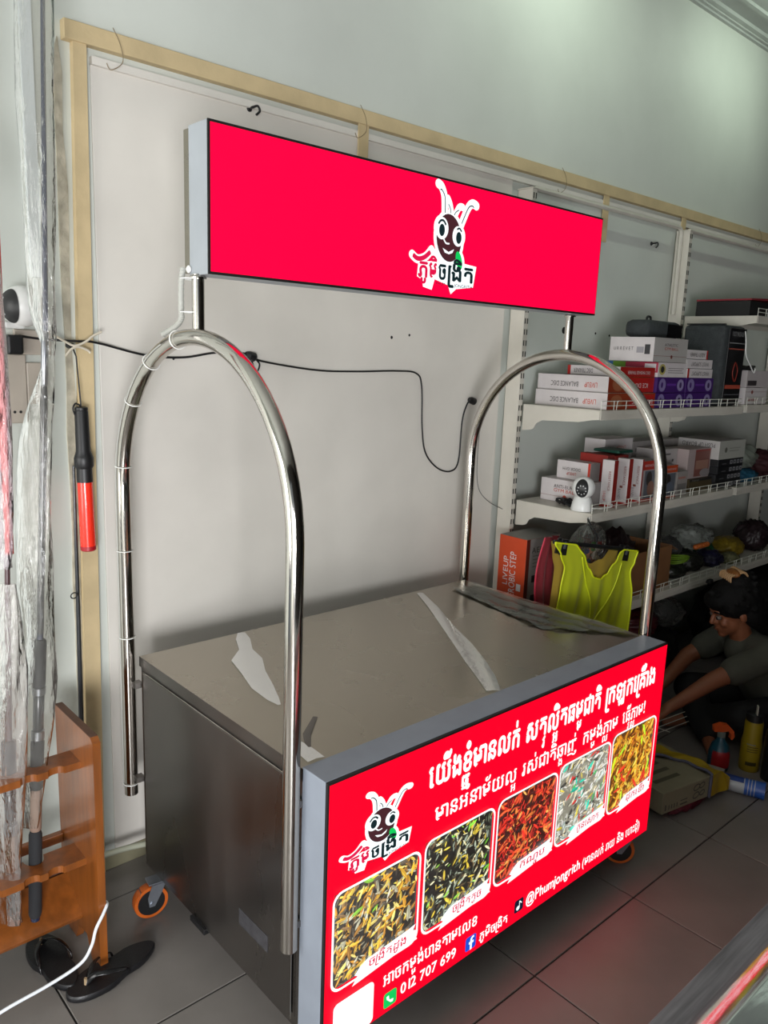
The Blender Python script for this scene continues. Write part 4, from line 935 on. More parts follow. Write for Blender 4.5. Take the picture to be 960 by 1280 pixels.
g = G(); P = [(.86, .160), (.752, .088), (.746, .100), (.854, .173)]; g.prism(P, lambda a, b, s: (-.25-.55*s, a, b)); g.out('foot_board', wood, rack)
g = G(); g.box(-.80, -.25, .862, .880, .150, .178, bev=.002); g.out('back_rail', wooddark, rack)
def rod(name, lab, pts, radii, parts, cat='fishing rod'):
    t = thing(name, pts[-1], lab, cat); g = G(); g.tube(pts, radii, 10); autosmooth(g.out('blank', parts[0], t), 1.); return t
navy = mat('rod_navy', '#232c44', .25, coat=.5); rdark = mat('rod_graphite', '#26282c', .3, coat=.4); foam = mat('foam_grip', '#232427', .85); ringm = mat('reel_seat_ring', '#8a8c90', .3, .9)
brown = mat('rod_brown', '#4a3436', .3)
def seg(t, name, A, B, r, m): g = G(); A = Vector(A); B = Vector(B); g.lathe([(r*.8, 0), (r, (B-A).length*.04), (r, (B-A).length*.96), (r*.8, (B-A).length)], A, B-A, 16); return autosmooth(g.out(name, m, t), .8)
rA = [(-.2, .81, 3.0), (-.235, .80, 2.35), (-.262, .79, 1.70), (-.300, .785, 1.10), (-.3265, .78, .72), (-.350, .775, .42), (-.366, .77, .13)]
def lerpP(P, z):
    for a, b in zip(P, P[1:]):
        if b[2] <= z <= a[2]: q = (a[2]-z)/(a[2]-b[2]); return Vector(a).lerp(Vector(b), q)
    return Vector(P[-1])
tA = rod('fishing_rod', 'tall navy fishing rod with foam grip standing in the rack inside a clear sleeve', rA, [.0045, .0055, .0065, .0075, .009, .011, .012], [navy])
seg(tA, 'tip_joint', lerpP(rA, 1.66), lerpP(rA, 1.53), .0085, ringm); seg(tA, 'lower_blank', lerpP(rA, 1.53), lerpP(rA, .90), .0088, rdark)
for a, b, r, m, n_ in ((.90, .775, .0155, foam, 'foam_grip'), (.775, .755, .0165, ringm, 'reel_ring'), (.755, .66, .0135, rdark, 'reel_seat'), (.66, .635, .0165, ringm, 'reel_ring'), (.635, .50, .0165, foam, 'foam_grip'), (.50, .385, .0145, mat('cork_pale', '#8c7466', .7), 'cork_grip'), (.385, .14, .0165, foam, 'foam_grip')):
    seg(tA, n_, lerpP(rA, a), lerpP(rA, b), r, m)
rB = [(-.360, .790, 1.55), (-.386, .782, .985), (-.405, .776, .624), (-.4205, .768, .18)]
tB = rod('fishing_rod', 'short brown fishing rod in crumpled clear sleeve leaning in front of the rack crossbar', rB, [.004, .007, .009, .011], [brown])
for a, b, r, m, n_ in ((.655, .545, .0175, foam, 'foam_grip'), (.545, .515, .0165, ringm, 'reel_ring'), (.515, .43, .0135, rdark, 'reel_seat'), (.43, .40, .0165, ringm, 'reel_ring'), (.40, .30, .016, mat('cork_pale', ''), 'cork_grip'), (.30, .18, .0185, foam, 'foam_grip')):
    seg(tB, n_, lerpP(rB, a), lerpP(rB, b), r, m)
rC = [(-.418, .60, 2.02), (-.421, .598, 1.75), (-.426, .595, 1.45), (-.430, .59, 1.18)]
tC = rod('pink_pole', 'coral pink pole wrapped in bubble film at the left edge', rC, [.009]*4, [mat('coral_pink', '#e8584c', .35)], 'pole')
sl1 = film('sleeve_film', '#d5d2c8', .13, .12, 30, .8); sl2 = film('bubble_film', '#d9cfd8', .42, .15, 70, 1.)
def sleeve(P, ws, m, parent, flat=.45, seed=1, n=22):
    R_ = random.Random(seed); P = [Vector(p) for p in P]; Q = smooth_path(P, 8); Wn = []
    for i in range(len(Q)):
        q = i/8; k = min(int(q), len(ws)-2); Wn.append(ws[k]+(ws[k+1]-ws[k])*min(1, q-k))
    V = []; F = []; sd = Vector((.72, -.69, 0)); dp = Vector((.69, .72, 0)); ph = R_.uniform(0, 6)
    for i, p in enumerate(Q):
        for k in range(n):
            a = 2*PI*k/n; rr_ = 1+.16*math.sin(3*a+ph+i*.23)+.10*math.sin(5*a+i*.41+ph)
            V.append(p+sd*Wn[i]*math.cos(a)*rr_+dp*Wn[i]*flat*math.sin(a)*rr_)
    for i in range(len(Q)-1):
        for k in range(n): F.append((i*n+k, i*n+(k+1) % n, (i+1)*n+(k+1) % n, (i+1)*n+k))
    return mk('plastic_sleeve', V, F, m, parent, True)
sleeve([(-.225, .80, 3.0), (-.262, .795, 2.3), (-.262, .79, 2.0), (-.268, .785, 1.72), (-.262, .785, 1.60), (-.300, .785, 1.40), (-.315, .78, 1.1), (-.325, .78, .8), (-.35, .775, .60), (-.365, .775, .40)], [.035, .042, .040, .030, .012, .036, .046, .046, .036, .020], sl1, tA, seed=2)
sleeve([(-.385, .77, 1.06), (-.395, .76, .85), (-.41, .757, .6), (-.425, .75, .38), (-.43, .742, .17)], [.020, .040, .042, .030, .026], film('sleeve_film_dense', '#cfc8c4', .34, .12, 34, 1.), tB, seed=5)
sleeve([(-.435, .60, 2.08), (-.440, .60, 2.0), (-.446, .60, 1.85), (-.450, .60, 1.5), (-.453, .60, 1.25), (-.45, .595, 1.15)], [.006, .024, .036, .038, .034, .028], sl2, tC, seed=8)
tD = rod('clear_tube', 'clear wrapped thin rod at the very top left corner', [(-.345, .80, 3.0), (-.372, .79, 2.3), (-.385, .785, 1.95)], [.003, .004, .004], [mat('pale_rod', '#8c8a80', .4)], 'rod')
sleeve([(-.35, .80, 3.0), (-.373, .79, 2.4), (-.385, .785, 2.08), (-.39, .785, 1.96)], [.035, .034, .026, .006], sl1, tD, seed=12)
# white conduit strip on the wall behind the rods
g = G(); g.box(-.212, -.180, YW-.012, YW, 1.80, ZC, bev=.002); tag(g.out('trunking', mat('white_trunking', '#cfd6da', .4)), 'white vertical cable trunking on the wall behind the wrapped rods', 'trunking')
# wall socket block with camera
sock = thing('wall_socket', (-.27, YW, 1.5), 'worn beige double wall socket plate left of the timber post', 'socket')
for (x0, x1, z0, z1) in ((-.262, -.168, 1.60, 1.665), (-.30, -.235, 1.42, 1.60), (-.235, -.185, 1.47, 1.58)):
    g = G(); g.box(x0, x1, YW-.012, YW, z0, z1, bev=.003); pl_ = g.out('plate', mat('old_cream', '#b8aea2', .5, noise=.1), sock)
for x, z in ((-.215, 1.50), (-.205, 1.54), (-.27, 1.45), (-.255, 1.45)):
    g = G(); g.lathe([(.004, 0), (.003, .001)], (x, YW-.012, z), (0, -1, 0), 8); g.out('pin_hole', black, pl_)
wc = thing('wall_camera', (-.28, 1.0, 1.69), 'white domed security camera with black face low on the wall at left', 'camera')
cc = Vector((-.252, .985, 1.722))
g = G(); g.lathe([(.002, -.052)]+[(.052*math.cos(a), .052*math.sin(a)) for a in [PI*(k/14-.5) for k in range(1, 14)]]+[(.002, .052)], cc, n=28); hd_ = g.out('head', white_pl, wc, smooth=True)
c0 = cc; dv = Vector((-.85, -.5, -.05)).normalized(); sa = dv.cross(Vector((0, 0, 1))).normalized(); sb = sa.cross(dv)
def onball(u, v, r=.0478): p = dv*math.sqrt(max(0, r*r-u*u-v*v))+sa*u+sb*v; return c0+p
g = G(); blob(g, 0, 0, .030, .042, .0532); g.out('face_plate', black, hd_, smooth=True)
for k in range(5): g = G(); blob(g, .012, .02-.010*k, .0025, .0025, .054, 8, 1); g.out('infrared_led', emat('led_white', '#d8d8d8', .4), hd_)
g = G(); g.box(-.30, -.25, .975, YW, 1.665, 1.682, bev=.004); g.out('mount', white_pl, wc)
g = G(); g.box(-.292, -.252, .985, YW-.012, 1.600, 1.650, bev=.006); tag(g.out('black_adapter', black), 'black plug adapter just below the left wall camera', 'adapter')
# black mains cable swagging across the wall
yc = YW-.014
P = [(-.25, yc, 1.648), (-.19, yc, 1.642), (-.11, yc-.02, 1.640), (-.05, yc-.012, 1.638), (.10, yc, 1.608), (.22, yc, 1.605), (.33, yc, 1.622), (.44, yc, 1.622), (.50, yc, 1.600), (.72, yc, 1.575), (.9, yc, 1.573), (1.10, yc, 1.578), (1.20, yc, 1.57), (1.232, yc, 1.52), (1.245, yc, 1.36), (1.27, yc, 1.26), (1.34, yc, 1.195), (1.42, yc, 1.175), (1.465, yc, 1.215), (1.475, yc, 1.38), (1.50, yc, 1.45), (1.52, yc, 1.462)]
cab = thing('mains_cable', (.6, YW, 1.6), 'black mains cable strung across the wall behind the cart', 'cable')
g = G(); g.tube(smooth_path(P, 8), .0032, 8); g.out('cord', black, cab, smooth=True)
for x, z in ((.455, 1.615), (1.525, 1.463)):
    g = G(); g.lathe([(.009, -.02), (.014, -.008), (.015, .012), (.010, .018)], (x, yc-.004, z), (1, 0, -.3), 12); g.out('plug', black, cab)
g = G(); g.tube(smooth_path([(.46, yc, 1.60), (.478, yc, 1.565), (.49, yc, 1.59), (.47, yc, 1.61)]), .003, 6); g.out('cord', black, cab)
# thin grey wire beside the shelving
g = G(); g.tube(smooth_path([(1.60, YW-.012, 1.45), (1.585, YW-.012, 1.25), (1.60, YW-.012, 1.10), (1.66, YW-.02, 1.03), (1.73, YW-.05, .99)]), .0016, 6); tag(g.out('thin_wire', mat('grey_wire', '#5c5c5a', .5)), 'thin grey wire curving down the wall left of the shelf upright', 'wire')
# traffic baton hanging on a cord tied to the post
bat = thing('light_baton', (-.10, YW-.06, 1.03), 'red light baton with black handle hanging upside down on the timber post', 'baton')
by = YW-.058; A = Vector((-.112, by, 1.466)); B = Vector((-.106, by, 1.06)); dd = (B-A)
def bs(q0, q1, prof, m, nm): a = A.lerp(B, q0); L_ = dd.length*(q1-q0); g = G(); g.lathe([(r, h*L_) for r, h in prof], a, dd, 24); return autosmooth(g.out(nm, m, bat), .6)
bs(0, .335, [(.012, 0), (.017, .02), (.018, .06), (.017, .08), (.018, .1), (.0195, .9), (.024, 1)], black, 'handle')
bs(.335, .42, [(.024, 0), (.026, .15), (.026, .8), (.022, 1)], black, 'switch_collar')
bs(.42, .515, [(.021, 0), (.0215, 1)], black, 'neck')
bs(.515, .965, [(.0205, 0), (.021, 1)], mat('translucent_red', '#f0301c', .25, coat=.5), 'red_tube')
bs(.965, 1.0, [(.0215, 0), (.0215, .8), (.018, 1)], mat('dark_red_cap', '#a01420', .4), 'end_cap')
g = G(); g.tube(smooth_path([A+Vector((0, 0, .0)), A+Vector((-.014, 0, .008)), A+Vector((-.022, 0, -.005)), A+Vector((-.018, 0, -.022))]), .0025, 6); g.out('loop', black, bat)
g = G(); g.tube([A+Vector((0, 0, 0)), (-.117, YW-.05, 1.60), (-.124, YW-.04, 1.628)], .002, 6); g.out('cord', black, bat)
g = G()
tiew = mat('twist_tie', '#c8bfae', .6)
tw = thing('tie_string', (-.12, YW-.04, 1.625), 'frayed off-white tie knotted round a hook on the timber post', 'string')
for P in ([(-.175, YW-.05, 1.655), (-.145, YW-.05, 1.638), (-.12, YW-.052, 1.628), (-.09, YW-.052, 1.64), (-.07, YW-.05, 1.655), (-.045, YW-.05, 1.668)], [(-.145, YW-.05, 1.60), (-.128, YW-.052, 1.62), (-.11, YW-.052, 1.625), (-.085, YW-.05, 1.617), (-.078, YW-.05, 1.61)]):
    g = G(); g.tube(smooth_path(P, 5), .0032, 7); g.out('strand', tiew, tw)
g = G(); g.tube([(-.127, YW-.022, 1.628), (-.127, YW-.05, 1.628)], .008, 10); g.out('hook', black, tw)
# thin dark rod hanging by the post
g = G(); g.tube([(-.128, YW-.03, 1.30), (-.132, YW-.032, .9), (-.137, YW-.034, .55), (-.14, YW-.034, .35)], [.004, .006, .0075, .009], 8); tr_ = autosmooth(g.out('thin_rod', rdark), 1.); tag(tr_, 'thin black rod standing against the wall beside the timber post', 'rod')
g = G(); g.tube(ring((-.147, YW-.045, .93), (0, 1, .2), .009), .0018, 6); g.out('line_guide', black, tr_)

# ------------------------------------------------------------------ floor items, left
def flipflop(cx, cy, ang, L_, lab):
    t = thing('flip_flop', (cx, cy, 0), lab, 'shoe', None); w = L_*.19
    out = []; n_ = 40
    for k in range(n_):
        a = 2*PI*k/n_; x = math.cos(a)*L_/2; y = math.sin(a)*w*(1.0+.16*math.cos(a)-.22*math.exp(-((x/L_+.08)/.12)**2)); out.append((x, y))
    R = Matrix.Rotation(ang, 3, 'Z'); c = Vector((cx, cy, 0))
    g = G(); n2 = len(out); V = []
    for z, s_ in ((0, .97), (.004, 1.), (.014, 1.), (.018, .97)): V += [c+R@Vector((x*s_, y*s_, z+(.003*max(0, -x/L_*2)))) for x, y in out]
    F = [tuple(range(n2-1, -1, -1)), tuple(range(3*n2, 4*n2))]+[(j*n2+i, j*n2+(i+1) % n2, (j+1)*n2+(i+1) % n2, (j+1)*n2+i) for j in range(3) for i in range(n2)]
    g.add(V, F); autosmooth(g.out('sole', mat('black_rubber', '#131316', .45, bump=.1, bscale=150), t), .7)
    toe = Vector((L_*.30, 0, .018))
    for s in (-1, 1):
        P = smooth_path([toe, toe+Vector((-.02, s*.012, .024)), Vector((L_*.10, s*w*.65, .042)), Vector((-L_*.06, s*w*.86, .03)), Vector((-L_*.10, s*w*.86, .012))], 6)
        V = []; F = []
        for i, p in enumerate(P):
            hw = .003+.006*math.sin(PI*min(1, i/len(P)+.2)); 
            tdir = (P[min(i+1, len(P)-1)]-P[max(i-1, 0)]).normalized(); sd = tdir.cross(Vector((0, s*.5, 1))).normalized(); nn_ = sd.cross(tdir)
            for a in range(8): q = 2*PI*a/8; V.append(c+R@(p+sd*math.cos(q)*hw+nn_*math.sin(q)*.0022))
        for i in range(len(P)-1):
            for a in range(8): F.append((i*8+a, i*8+(a+1) % 8, (i+1)*8+(a+1) % 8, (i+1)*8+a))
        g = G(); g.add(V, F); g.out('strap', mat('black_strap', '#101012', .25), t, smooth=True)
    g = G(); g.lathe([(.004, .012), (.004, .036)], c+R@Vector((toe.x, 0, 0)), n=10); g.out('toe_post', mat('strap_tan', '#a08a6c', .4), t)
flipflop(-.228, .607, math.atan2(-.035, -.235), .255, 'black flip-flop lying flat in the open beside the wooden rack')
flipflop(-.338, .735, 1.63, .25, 'black flip-flop half under the wooden rack')
P = smooth_path([(-.75, .60, .005), (-.62, .60, .02), (-.507, .60, .053), (-.395, .60, .064), (-.314, .60, .081), (-.283, .602, .115), (-.268, .606, .155), (-.242, .618, .182), (-.224, .64, .19), (-.222, .70, .15), (-.22, .80, .01)], 8)
g = G(); g.tube(P, .0042, 8); tag(g.out('white_cable', mat('white_lead', '#dfe4ea', .35), smooth=True), 'white cable curving over the flip-flops at bottom left', 'cable')
P = smooth_path([(-.30, .99, .03), (-.18, .975, .075), (-.10, .965, .098), (-.03, .955, .10), (.05, .94, .095), (.15, .93, .09)], 8)
g = G(); g.tube(P, .009, 10); tag(g.out('white_hose', mat('pale_hose', '#a9ab98', .5), smooth=True), 'pale hose running along the wall behind the cart castor', 'hose')

# ------------------------------------------------------------------ floor items, right
prc = '#7a7460'
pc = thing('paper_carton', (1.78, .12, 0), 'pale printed carton partly covered by a yellow bag, on the floor right of the cart', 'box')
PR = Matrix.Rotation(-.18, 3, 'Z'); pcC = Vector((1.80, .12, .025))
def PT(a, b, z): return pcC+PR@Vector((a, b, z))
g = G(); g.box(-.19, .13, -.11, .20, 0, .085, bev=.003); g.V = [PT(*v) for v in g.V]; pb = g.out('body', mat('card_cream', '#88826c', .6, noise=.1, nscale=15), pc)
for (a0, a1, z0, z1) in ((-.175, -.168, .012, .035), (-.155, -.150, .012, .03), (-.140, -.135, .012, .03), (-.125, -.12, .012, .03), (-.11, -.105, .012, .03), (-.09, -.05, .012, .018), (-.09, -.05, .028, .032)):
    g = G(); g.poly([PT(a, -.1105, z) for a, z in ((a0, z0), (a1, z0), (a1, z1), (a0, z1))]); g.out('print', mat('ink_4c4840', '#4c4840', .6), pb)
for (cx, cz, r) in ((.0, .06, .016), (.03, .062, .014), (.0, .028, .016), (.035, .03, .013)):
    g = G(); A, B = stroke(ell(cx, cz, r*1.1, r*.7, .3, 14)+[ell(cx, cz, r*1.1, r*.7, .3, 14)[0]], .0022); n_ = len(A)
    g.add([PT(a.x, -.1107, a.y) for a in A]+[PT(a.x, -.1107, a.y) for a in B], [(i, i+1, i+1+n_, i+n_) for i in range(n_-1)]); g.out('print', mat('ink_4c4840', ''), pb)
for k in range(4):
    g = G(); g.poly([PT(a, b, .0856) for a, b in ((-.16, -.05+.05*k), (-.02, -.05+.05*k), (-.02, -.03+.05*k), (-.16, -.03+.05*k))]); g.out('print', mat('ink_55503f', '#55503f', .6), pb)
# yellow bag draped over its right half
V = []; F = []; NU, NV = 20, 30
for i in range(NU+1):
    for j in range(NV+1):
        u, v = i/NU, j/NV; b_ = -.118+.42*v; a = .075+.115*u
        zz = .092-(.085*max(0, (a-.135)/.055)**1.5 if a > .135 else 0)+.004*math.sin(17*v+6*u)+.003*math.sin(31*v-9*u)
        if v > .30: a -= .38*(v-.30)*(1-u)
        V.append(PT(a, b_, max(zz, .004)))
for i in range(NU):
    for j in range(NV): F.append((i*(NV+1)+j, (i+1)*(NV+1)+j, (i+1)*(NV+1)+j+1, i*(NV+1)+j+1))
ybm = mat('yellow_bag', '#a88c10', .45, noise=.2, nscale=8, bump=.3, bscale=14)
yb = thing('yellow_bag', PT(.13, 0, -.02), 'crumpled yellow plastic bag with grey trim lying over the pale carton', 'bag'); mk('cover', V, F, ybm, yb, True)
V2 = []; F2 = []
for i in range(9):
    for j in range(9): u, v = i/8, j/8; V2.append(PT(.07+.125*u, -.1135-.003*math.sin(9*u), .092*v*(1-.45*max(0, u-.55)/.45)+.001))
for i in range(8):
    for j in range(8): F2.append((i*9+j, (i+1)*9+j, (i+1)*9+j+1, i*9+j+1))
mk('front_flap', V2, F2, ybm, yb, True)
g = G(); g.tube([V[k]+Vector((0, 0, .002)) for k in range(NV+1)], .006, 6); g.tube([PT(.072, -.117, .092), PT(.072, -.117, .004)], .006, 6); g.out('trim', mat('grey_blue_trim', '#55566a', .6), yb)
tag(lump('red_net', (1.80, .055, 0), (.16, .05, .02), mat('dark_red_net', '#5a1424', .6, noise=.4, nscale=60), None, None, 51), 'dark red net sticking out under the pale carton', 'net')
# long thin white box behind
wb = carton('long_white_box', (2.02, 2.065, .04, .44, .001, .03), '#8f8c86', 'long narrow white box on the floor behind the yellow bag', rot=.22)
# spray bottle
sp = thing('spray_bottle', (2.15, .10, 0), 'teal spray bottle with red label and orange trigger head on the floor', 'bottle')
g = G(); g.lathe([(.040, 0), (.043, .01), (.043, .07), (.034, .105), (.018, .125), (.015, .14)], (2.15, .10, 0), n=28); bt = autosmooth(g.out('body', mat('teal_bottle', '#17485a', .3), sp), .8)
V = []; F = []
for i in range(13):
    for j in range(7): a = math.radians(165+110*i/12); z = .018+.075*j/6; r = .0436 if z < .07 else .0436-(z-.07)*.30; V.append((2.15+r*math.cos(a), .10+r*math.sin(a), z))
for i in range(12):
    for j in range(6): F.append((i*7+j, (i+1)*7+j, (i+1)*7+j+1, i*7+j+1))
mk('label', V, F, mat('label_red', '#98141c', .4), sp, True)
g = G(); g.lathe([(.016, .14), (.016, .165)], (2.15, .10, 0), n=18); g.out('neck', mat('clear_neck', '#6c7470', .3), sp)
om = mat('orange_trigger', '#c8501a', .4); q = Vector((.74, -.67, 0))
g = G(); O_ = Vector((2.15, .10, .165)); g.prism([(-.035, .0), (-.038, .022), (-.01, .034), (.02, .03), (.045, .005), (.05, -.02), (.040, -.035), (.034, -.03), (.036, -.01), (.022, .004), (.0, .0)], lambda a, b, s: O_+q*a+Vector((0, 0, b))+Vector((.67, .74, 0))*(-.012+.024*s)); g.out('trigger_head', om, sp)
# yellow bottle and black canister
yb2 = thing('yellow_bottle', (2.27, .03, 0), 'tall yellow bottle with black cap standing on the floor beside the spray bottle', 'bottle')
g = G(); g.lathe([(.038, 0), (.041, .01), (.041, .12), (.036, .15), (.036, .205), (.034, .215)], (2.25, .015, 0), n=28); bd = autosmooth(g.out('body', mat('bottle_yellow', '#8f7a12', .4), yb2), .8)
g = G(); g.lathe([(.033, .215), (.033, .245), (.02, .25)], (2.25, .015, 0), n=24); g.out('cap', black, yb2)
g = G(); g.box(2.215, 2.235, -.02, -.015, .25, .29, bev=.001, rot=.6); g.V = [v+Vector((.005, .02, 0)) for v in g.V]; g.out('tag', mat('paper_tag', '#a8a498', .6), yb2)
def curved_patch(cx, cy, r, a0, a1, z0, z1, m, parent, nm='label'):
    V = []; F = []
    for i in range(9): a = math.radians(a0+(a1-a0)*i/8); V += [(cx+r*math.cos(a), cy+r*math.sin(a), z0), (cx+r*math.cos(a), cy+r*math.sin(a), z1)]
    for i in range(8): F.append((2*i, 2*i+2, 2*i+3, 2*i+1))
    return mk(nm, V, F, m, parent, True)
curved_patch(2.25, .015, .0415, 175, 225, .125-.0, .15-.03, mat('label_grey', '#77766a', .5), yb2)
for z in (.03, .09, .10, .11): curved_patch(2.25, .015, .0415, 180, 240, z, z+(.016 if z < .05 else .003), mat('label_dark', '#332c10', .5), yb2)
ck = thing('black_canister', (2.20, -.075, 0), 'black canister with yellow lettering standing at the right edge', 'can')
g = G(); g.lathe([(.044, 0), (.045, .008), (.045, .20), (.036, .215), (.036, .225)], (2.24, -.085, 0), n=28); autosmooth(g.out('body', mat('canister_black', '#0f100e', .35), ck), .8)
g = G(); g.lathe([(.037, .2251), (.037, .25), (.03, .255)], (2.24, -.085, 0), n=24); g.out('cap', mat('dark_green_cap', '#12301c', .4), ck)
V, F, w = layout('carbon'); lm = mat('label_yellow', '#a8a04c', .5)
def CP(p, r_, aa=213): a = math.radians(aa+r_*26); return (2.24+.0455*math.cos(a), -.085+.0455*math.sin(a), .05+p*.10)
g = G(); g.add([CP(1-0*1-(a/w), b/.62*.8) for a, b in V], F); g.out('lettering', lm, ck)
g = G(); g.poly([CP(1.15+.07*math.sin(2*PI*k/8), .35+.3*math.cos(2*PI*k/8)) for k in range(8)]); g.out('symbol', lm, ck)
curved_patch(2.24, -.085, .0455, 185, 260, .02, .034, lm, ck)
# blue and white can lying down
bc = thing('blue_white_can', (2.06, -.03, 0), 'blue and white aerosol can lying on its side on the floor', 'can')
A = Vector((1.995, .05, .031)); B = Vector((2.06, -.13, .031)); ax = (B-A).normalized(); L_ = (B-A).length
g = G(); g.lathe([(.024, 0), (.031, .01), (.031, L_*.62)], A, ax, 28); autosmooth(g.out('body', mat('can_white', '#a3a6ac', .35), bc), .8)
g = G(); g.lathe([(.0315, L_*.03), (.0315, L_*.50)], A, ax, 28, 0); 
bl = mat('can_blue', '#16357c', .35)
V = []; F = []; sa_ = ax.orthogonal().normalized(); sb_ = ax.cross(sa_)
def canpt(h, a, r=.0316): return A+ax*h+(Vector((0, 0, 1))*math.sin(a)+ax.cross(Vector((0, 0, 1)))*math.cos(a))*r
for i in range(13):
    a = math.radians(45+140*i/12); V += [canpt(.02, a), canpt(L_*.60, a)]
for i in range(12): F.append((2*i, 2*i+1, 2*i+3, 2*i+2))
mk('label', V, F, bl, bc, True)
g = G(); g.lathe([(.0325, L_*.62), (.0325, L_*.95), (.034, L_*.97), (.034, L_)], A, ax, 28); autosmooth(g.out('cap', mat('cap_blue', '#2450a0', .35), bc), .8)
for h in (.68, .74, .80): g = G(); g.lathe([(.0329, L_*h), (.0329, L_*(h+.015))], A, ax, 28); g.out('rib', mat('can_white', ''), bc)
g = G(); g.lathe([(.0335, L_+.0002), (.028, L_+.001)], A, ax, 28); g.out('rim', mat('can_white', ''), bc)
V, F, w = layout('AUTO')
g = G(); g.add([canpt(.025+.07*a/w, math.radians(205-0+(-30)*b/.62), .0318) for a, b in V], F); g.out('lettering', mat('ink_3c4c8c', '#3c4c8c', .5), bc)
# wire rack lying in the dark
g = G()
for k in range(3): g.tube([(2.05, .38+.02*k, .05+.012*k), (2.5, .30+.02*k, .07+.012*k)], .002, 5)
g.tube([(2.12, .36, .05), (2.20, .42, .10)], .002, 5); g.tube([(2.10, .43, .09), (2.19, .34, .05)], .002, 5)
o = g.out('wire_basket', wirem); tag(o, 'white wire basket part lying in the dark in front of the seated person', 'wire rack'); 

# ------------------------------------------------------------------ foreground stainless counter (bottom right)
ct = thing('steel_counter', (.9, -1.0, 0), 'stainless steel counter with rounded rim in the right foreground, mirroring the red panel', 'counter')
YE, ZCt = -.757, .80
YB = YE-.036; R1, R2 = .135, .02
z0_ = ZCt-R2*(1-math.sin(math.radians(60)))-R1*(math.sin(math.radians(60))-math.sin(math.radians(30)))
yc_, zc_ = YB-R1*math.cos(math.radians(30)), z0_-R1*.5
arc = [(yc_+R1*math.cos(math.radians(a)), zc_+R1*math.sin(math.radians(a))) for a in range(30, 61, 3)]
y2_, z2_ = arc[-1][0]-R2*.5, arc[-1][1]-R2*math.sin(math.radians(60))
arc += [(y2_+R2*math.cos(math.radians(a)), z2_+R2*math.sin(math.radians(a))) for a in range(65, 91, 5)]
P = [(YB, .10)]+arc+[(-1.6, ZCt), (-1.6, .10)]
g = G(); g.prism(P, lambda a, b, s: (-.38+2.6*s, a, b)); autosmooth(g.out('top_sheet', mat('counter_steel', '#d6d6da', .13, 1, noise=.06, nscale=3, bump=.10, bscale=7, stretch=(1, 4, 4), rvar=.05), ct), .5)
g = G(); g.box(-.38, 2.22, YB-.002, YE, z0_-.008, z0_-.001, bev=.002); g.box(-.38, 2.22, YE-.003, YE, z0_-.05, z0_-.001, bev=.001); g.out('edge_strip', mat('dark_edge_steel', '#8c8a90', .4, .5, noise=.35, nscale=30, stretch=(.3, 4, 4)), ct)
for x in (-.34, 2.16):
    for y in (-1.56, -.83): g = G(); g.tube([(x, y, 0), (x, y, .10)], .02, 12); g.out('leg', steelside, ct)

# ------------------------------------------------------------------ the person sitting on the floor
skin = mat('skin', '#8c553a', .5, noise=.08, nscale=10); shirt = mat('olive_grey_cotton', '#4a4a41', .85, noise=.08, nscale=20, bump=.2, bscale=25)
shortsm = mat('black_cotton', '#101012', .85); hairm = mat('black_hair', '#070606', .75, noise=.2, nscale=60, bump=.2, bscale=120, spec=.2)
def capsule(g, A, B, ra, rb, n=14):
    A = Vector(A); B = Vector(B); ax = (B-A); L_ = ax.length
    if L_ < 1e-5: ax = Vector((0, 0, 1)); L_ = 1e-4
    prof = [(ra*math.cos(t), ra*math.sin(t)) for t in [-PI/2*k/4 for k in range(4, 0, -1)]]+[(ra, 0), (rb, L_)]+[(rb*math.cos(t), L_+rb*math.sin(t)) for t in [PI/2*k/4 for k in range(1, 5)]]
    g.lathe(prof, A, ax, n)
def ellipsoid(g, c, rx, ry, rz, R=None, n=20, m=12):
    c = Vector(c); V = []; F = []
    for j in range(m+1):
        t = PI*j/m-PI/2
        for k in range(n):
            a = 2*PI*k/n; v = Vector((rx*max(math.cos(t), .001)*math.cos(a), ry*max(math.cos(t), .001)*math.sin(a), rz*math.sin(t))); V.append(c+(R@v if R else v))
    for j in range(m):
        for k in range(n): F.append((j*n+k, j*n+(k+1) % n, (j+1)*n+(k+1) % n, (j+1)*n+k))
    F += [tuple(range(n-1, -1, -1)), tuple(m*n+k for k in range(n))]; g.add(V, F)
def fuse(name, g, vox, m, parent, smooth_it=4):
    """voxel-fuses overlapping forms into one continuous skin"""
    o = g.out('tmp', m); loc = Vector(o.location)
    r = o.modifiers.new('r', 'REMESH'); r.mode = 'VOXEL'; r.voxel_size = vox; r.use_smooth_shade = True
    s = o.modifiers.new('s', 'SMOOTH'); s.iterations = smooth_it; s.factor = .5
    bpy.context.view_layer.update(); me = bpy.data.meshes.new_from_object(o.evaluated_get(bpy.context.evaluated_depsgraph_get()))
    bpy.data.objects.remove(o); o = bpy.data.objects.new(name, me); COL.objects.link(o); me.name = name
    me.materials.clear(); me.materials.append(m); o.parent = parent; o.location = loc-Vector(parent_world(parent)); return o
per = thing('person', (2.66, .16, 0), 'person in olive-grey t-shirt and black trousers sitting on the floor, leaning forward over the goods', 'person')
F0 = Vector((-.78, .62, -.10)).normalized(); LFT = Vector((-.62, -.78, 0)).normalized()   # facing direction, the person's left
hip = Vector((2.73, .06, .12)); chest = Vector((2.60, .16, .33)); nk = Vector((2.535, .215, .46)); hc = Vector((2.475, .262, .585))
sL = Vector((2.47, .08, .42)); sR = Vector((2.66, .33, .42)); eL = Vector((2.275, .215, .315)); hL = Vector((2.085, .31, .205)); eR = Vector((2.50, .45, .30)); hR = Vector((2.26, .46, .19))
hipL = hip+LFT*.085; hipR = hip-LFT*.085; kL = Vector((2.36, .10, .16)); kR = Vector((2.50, .42, .15)); aL = Vector((2.42, .36, .05)); aR = Vector((2.30, .22, .05))
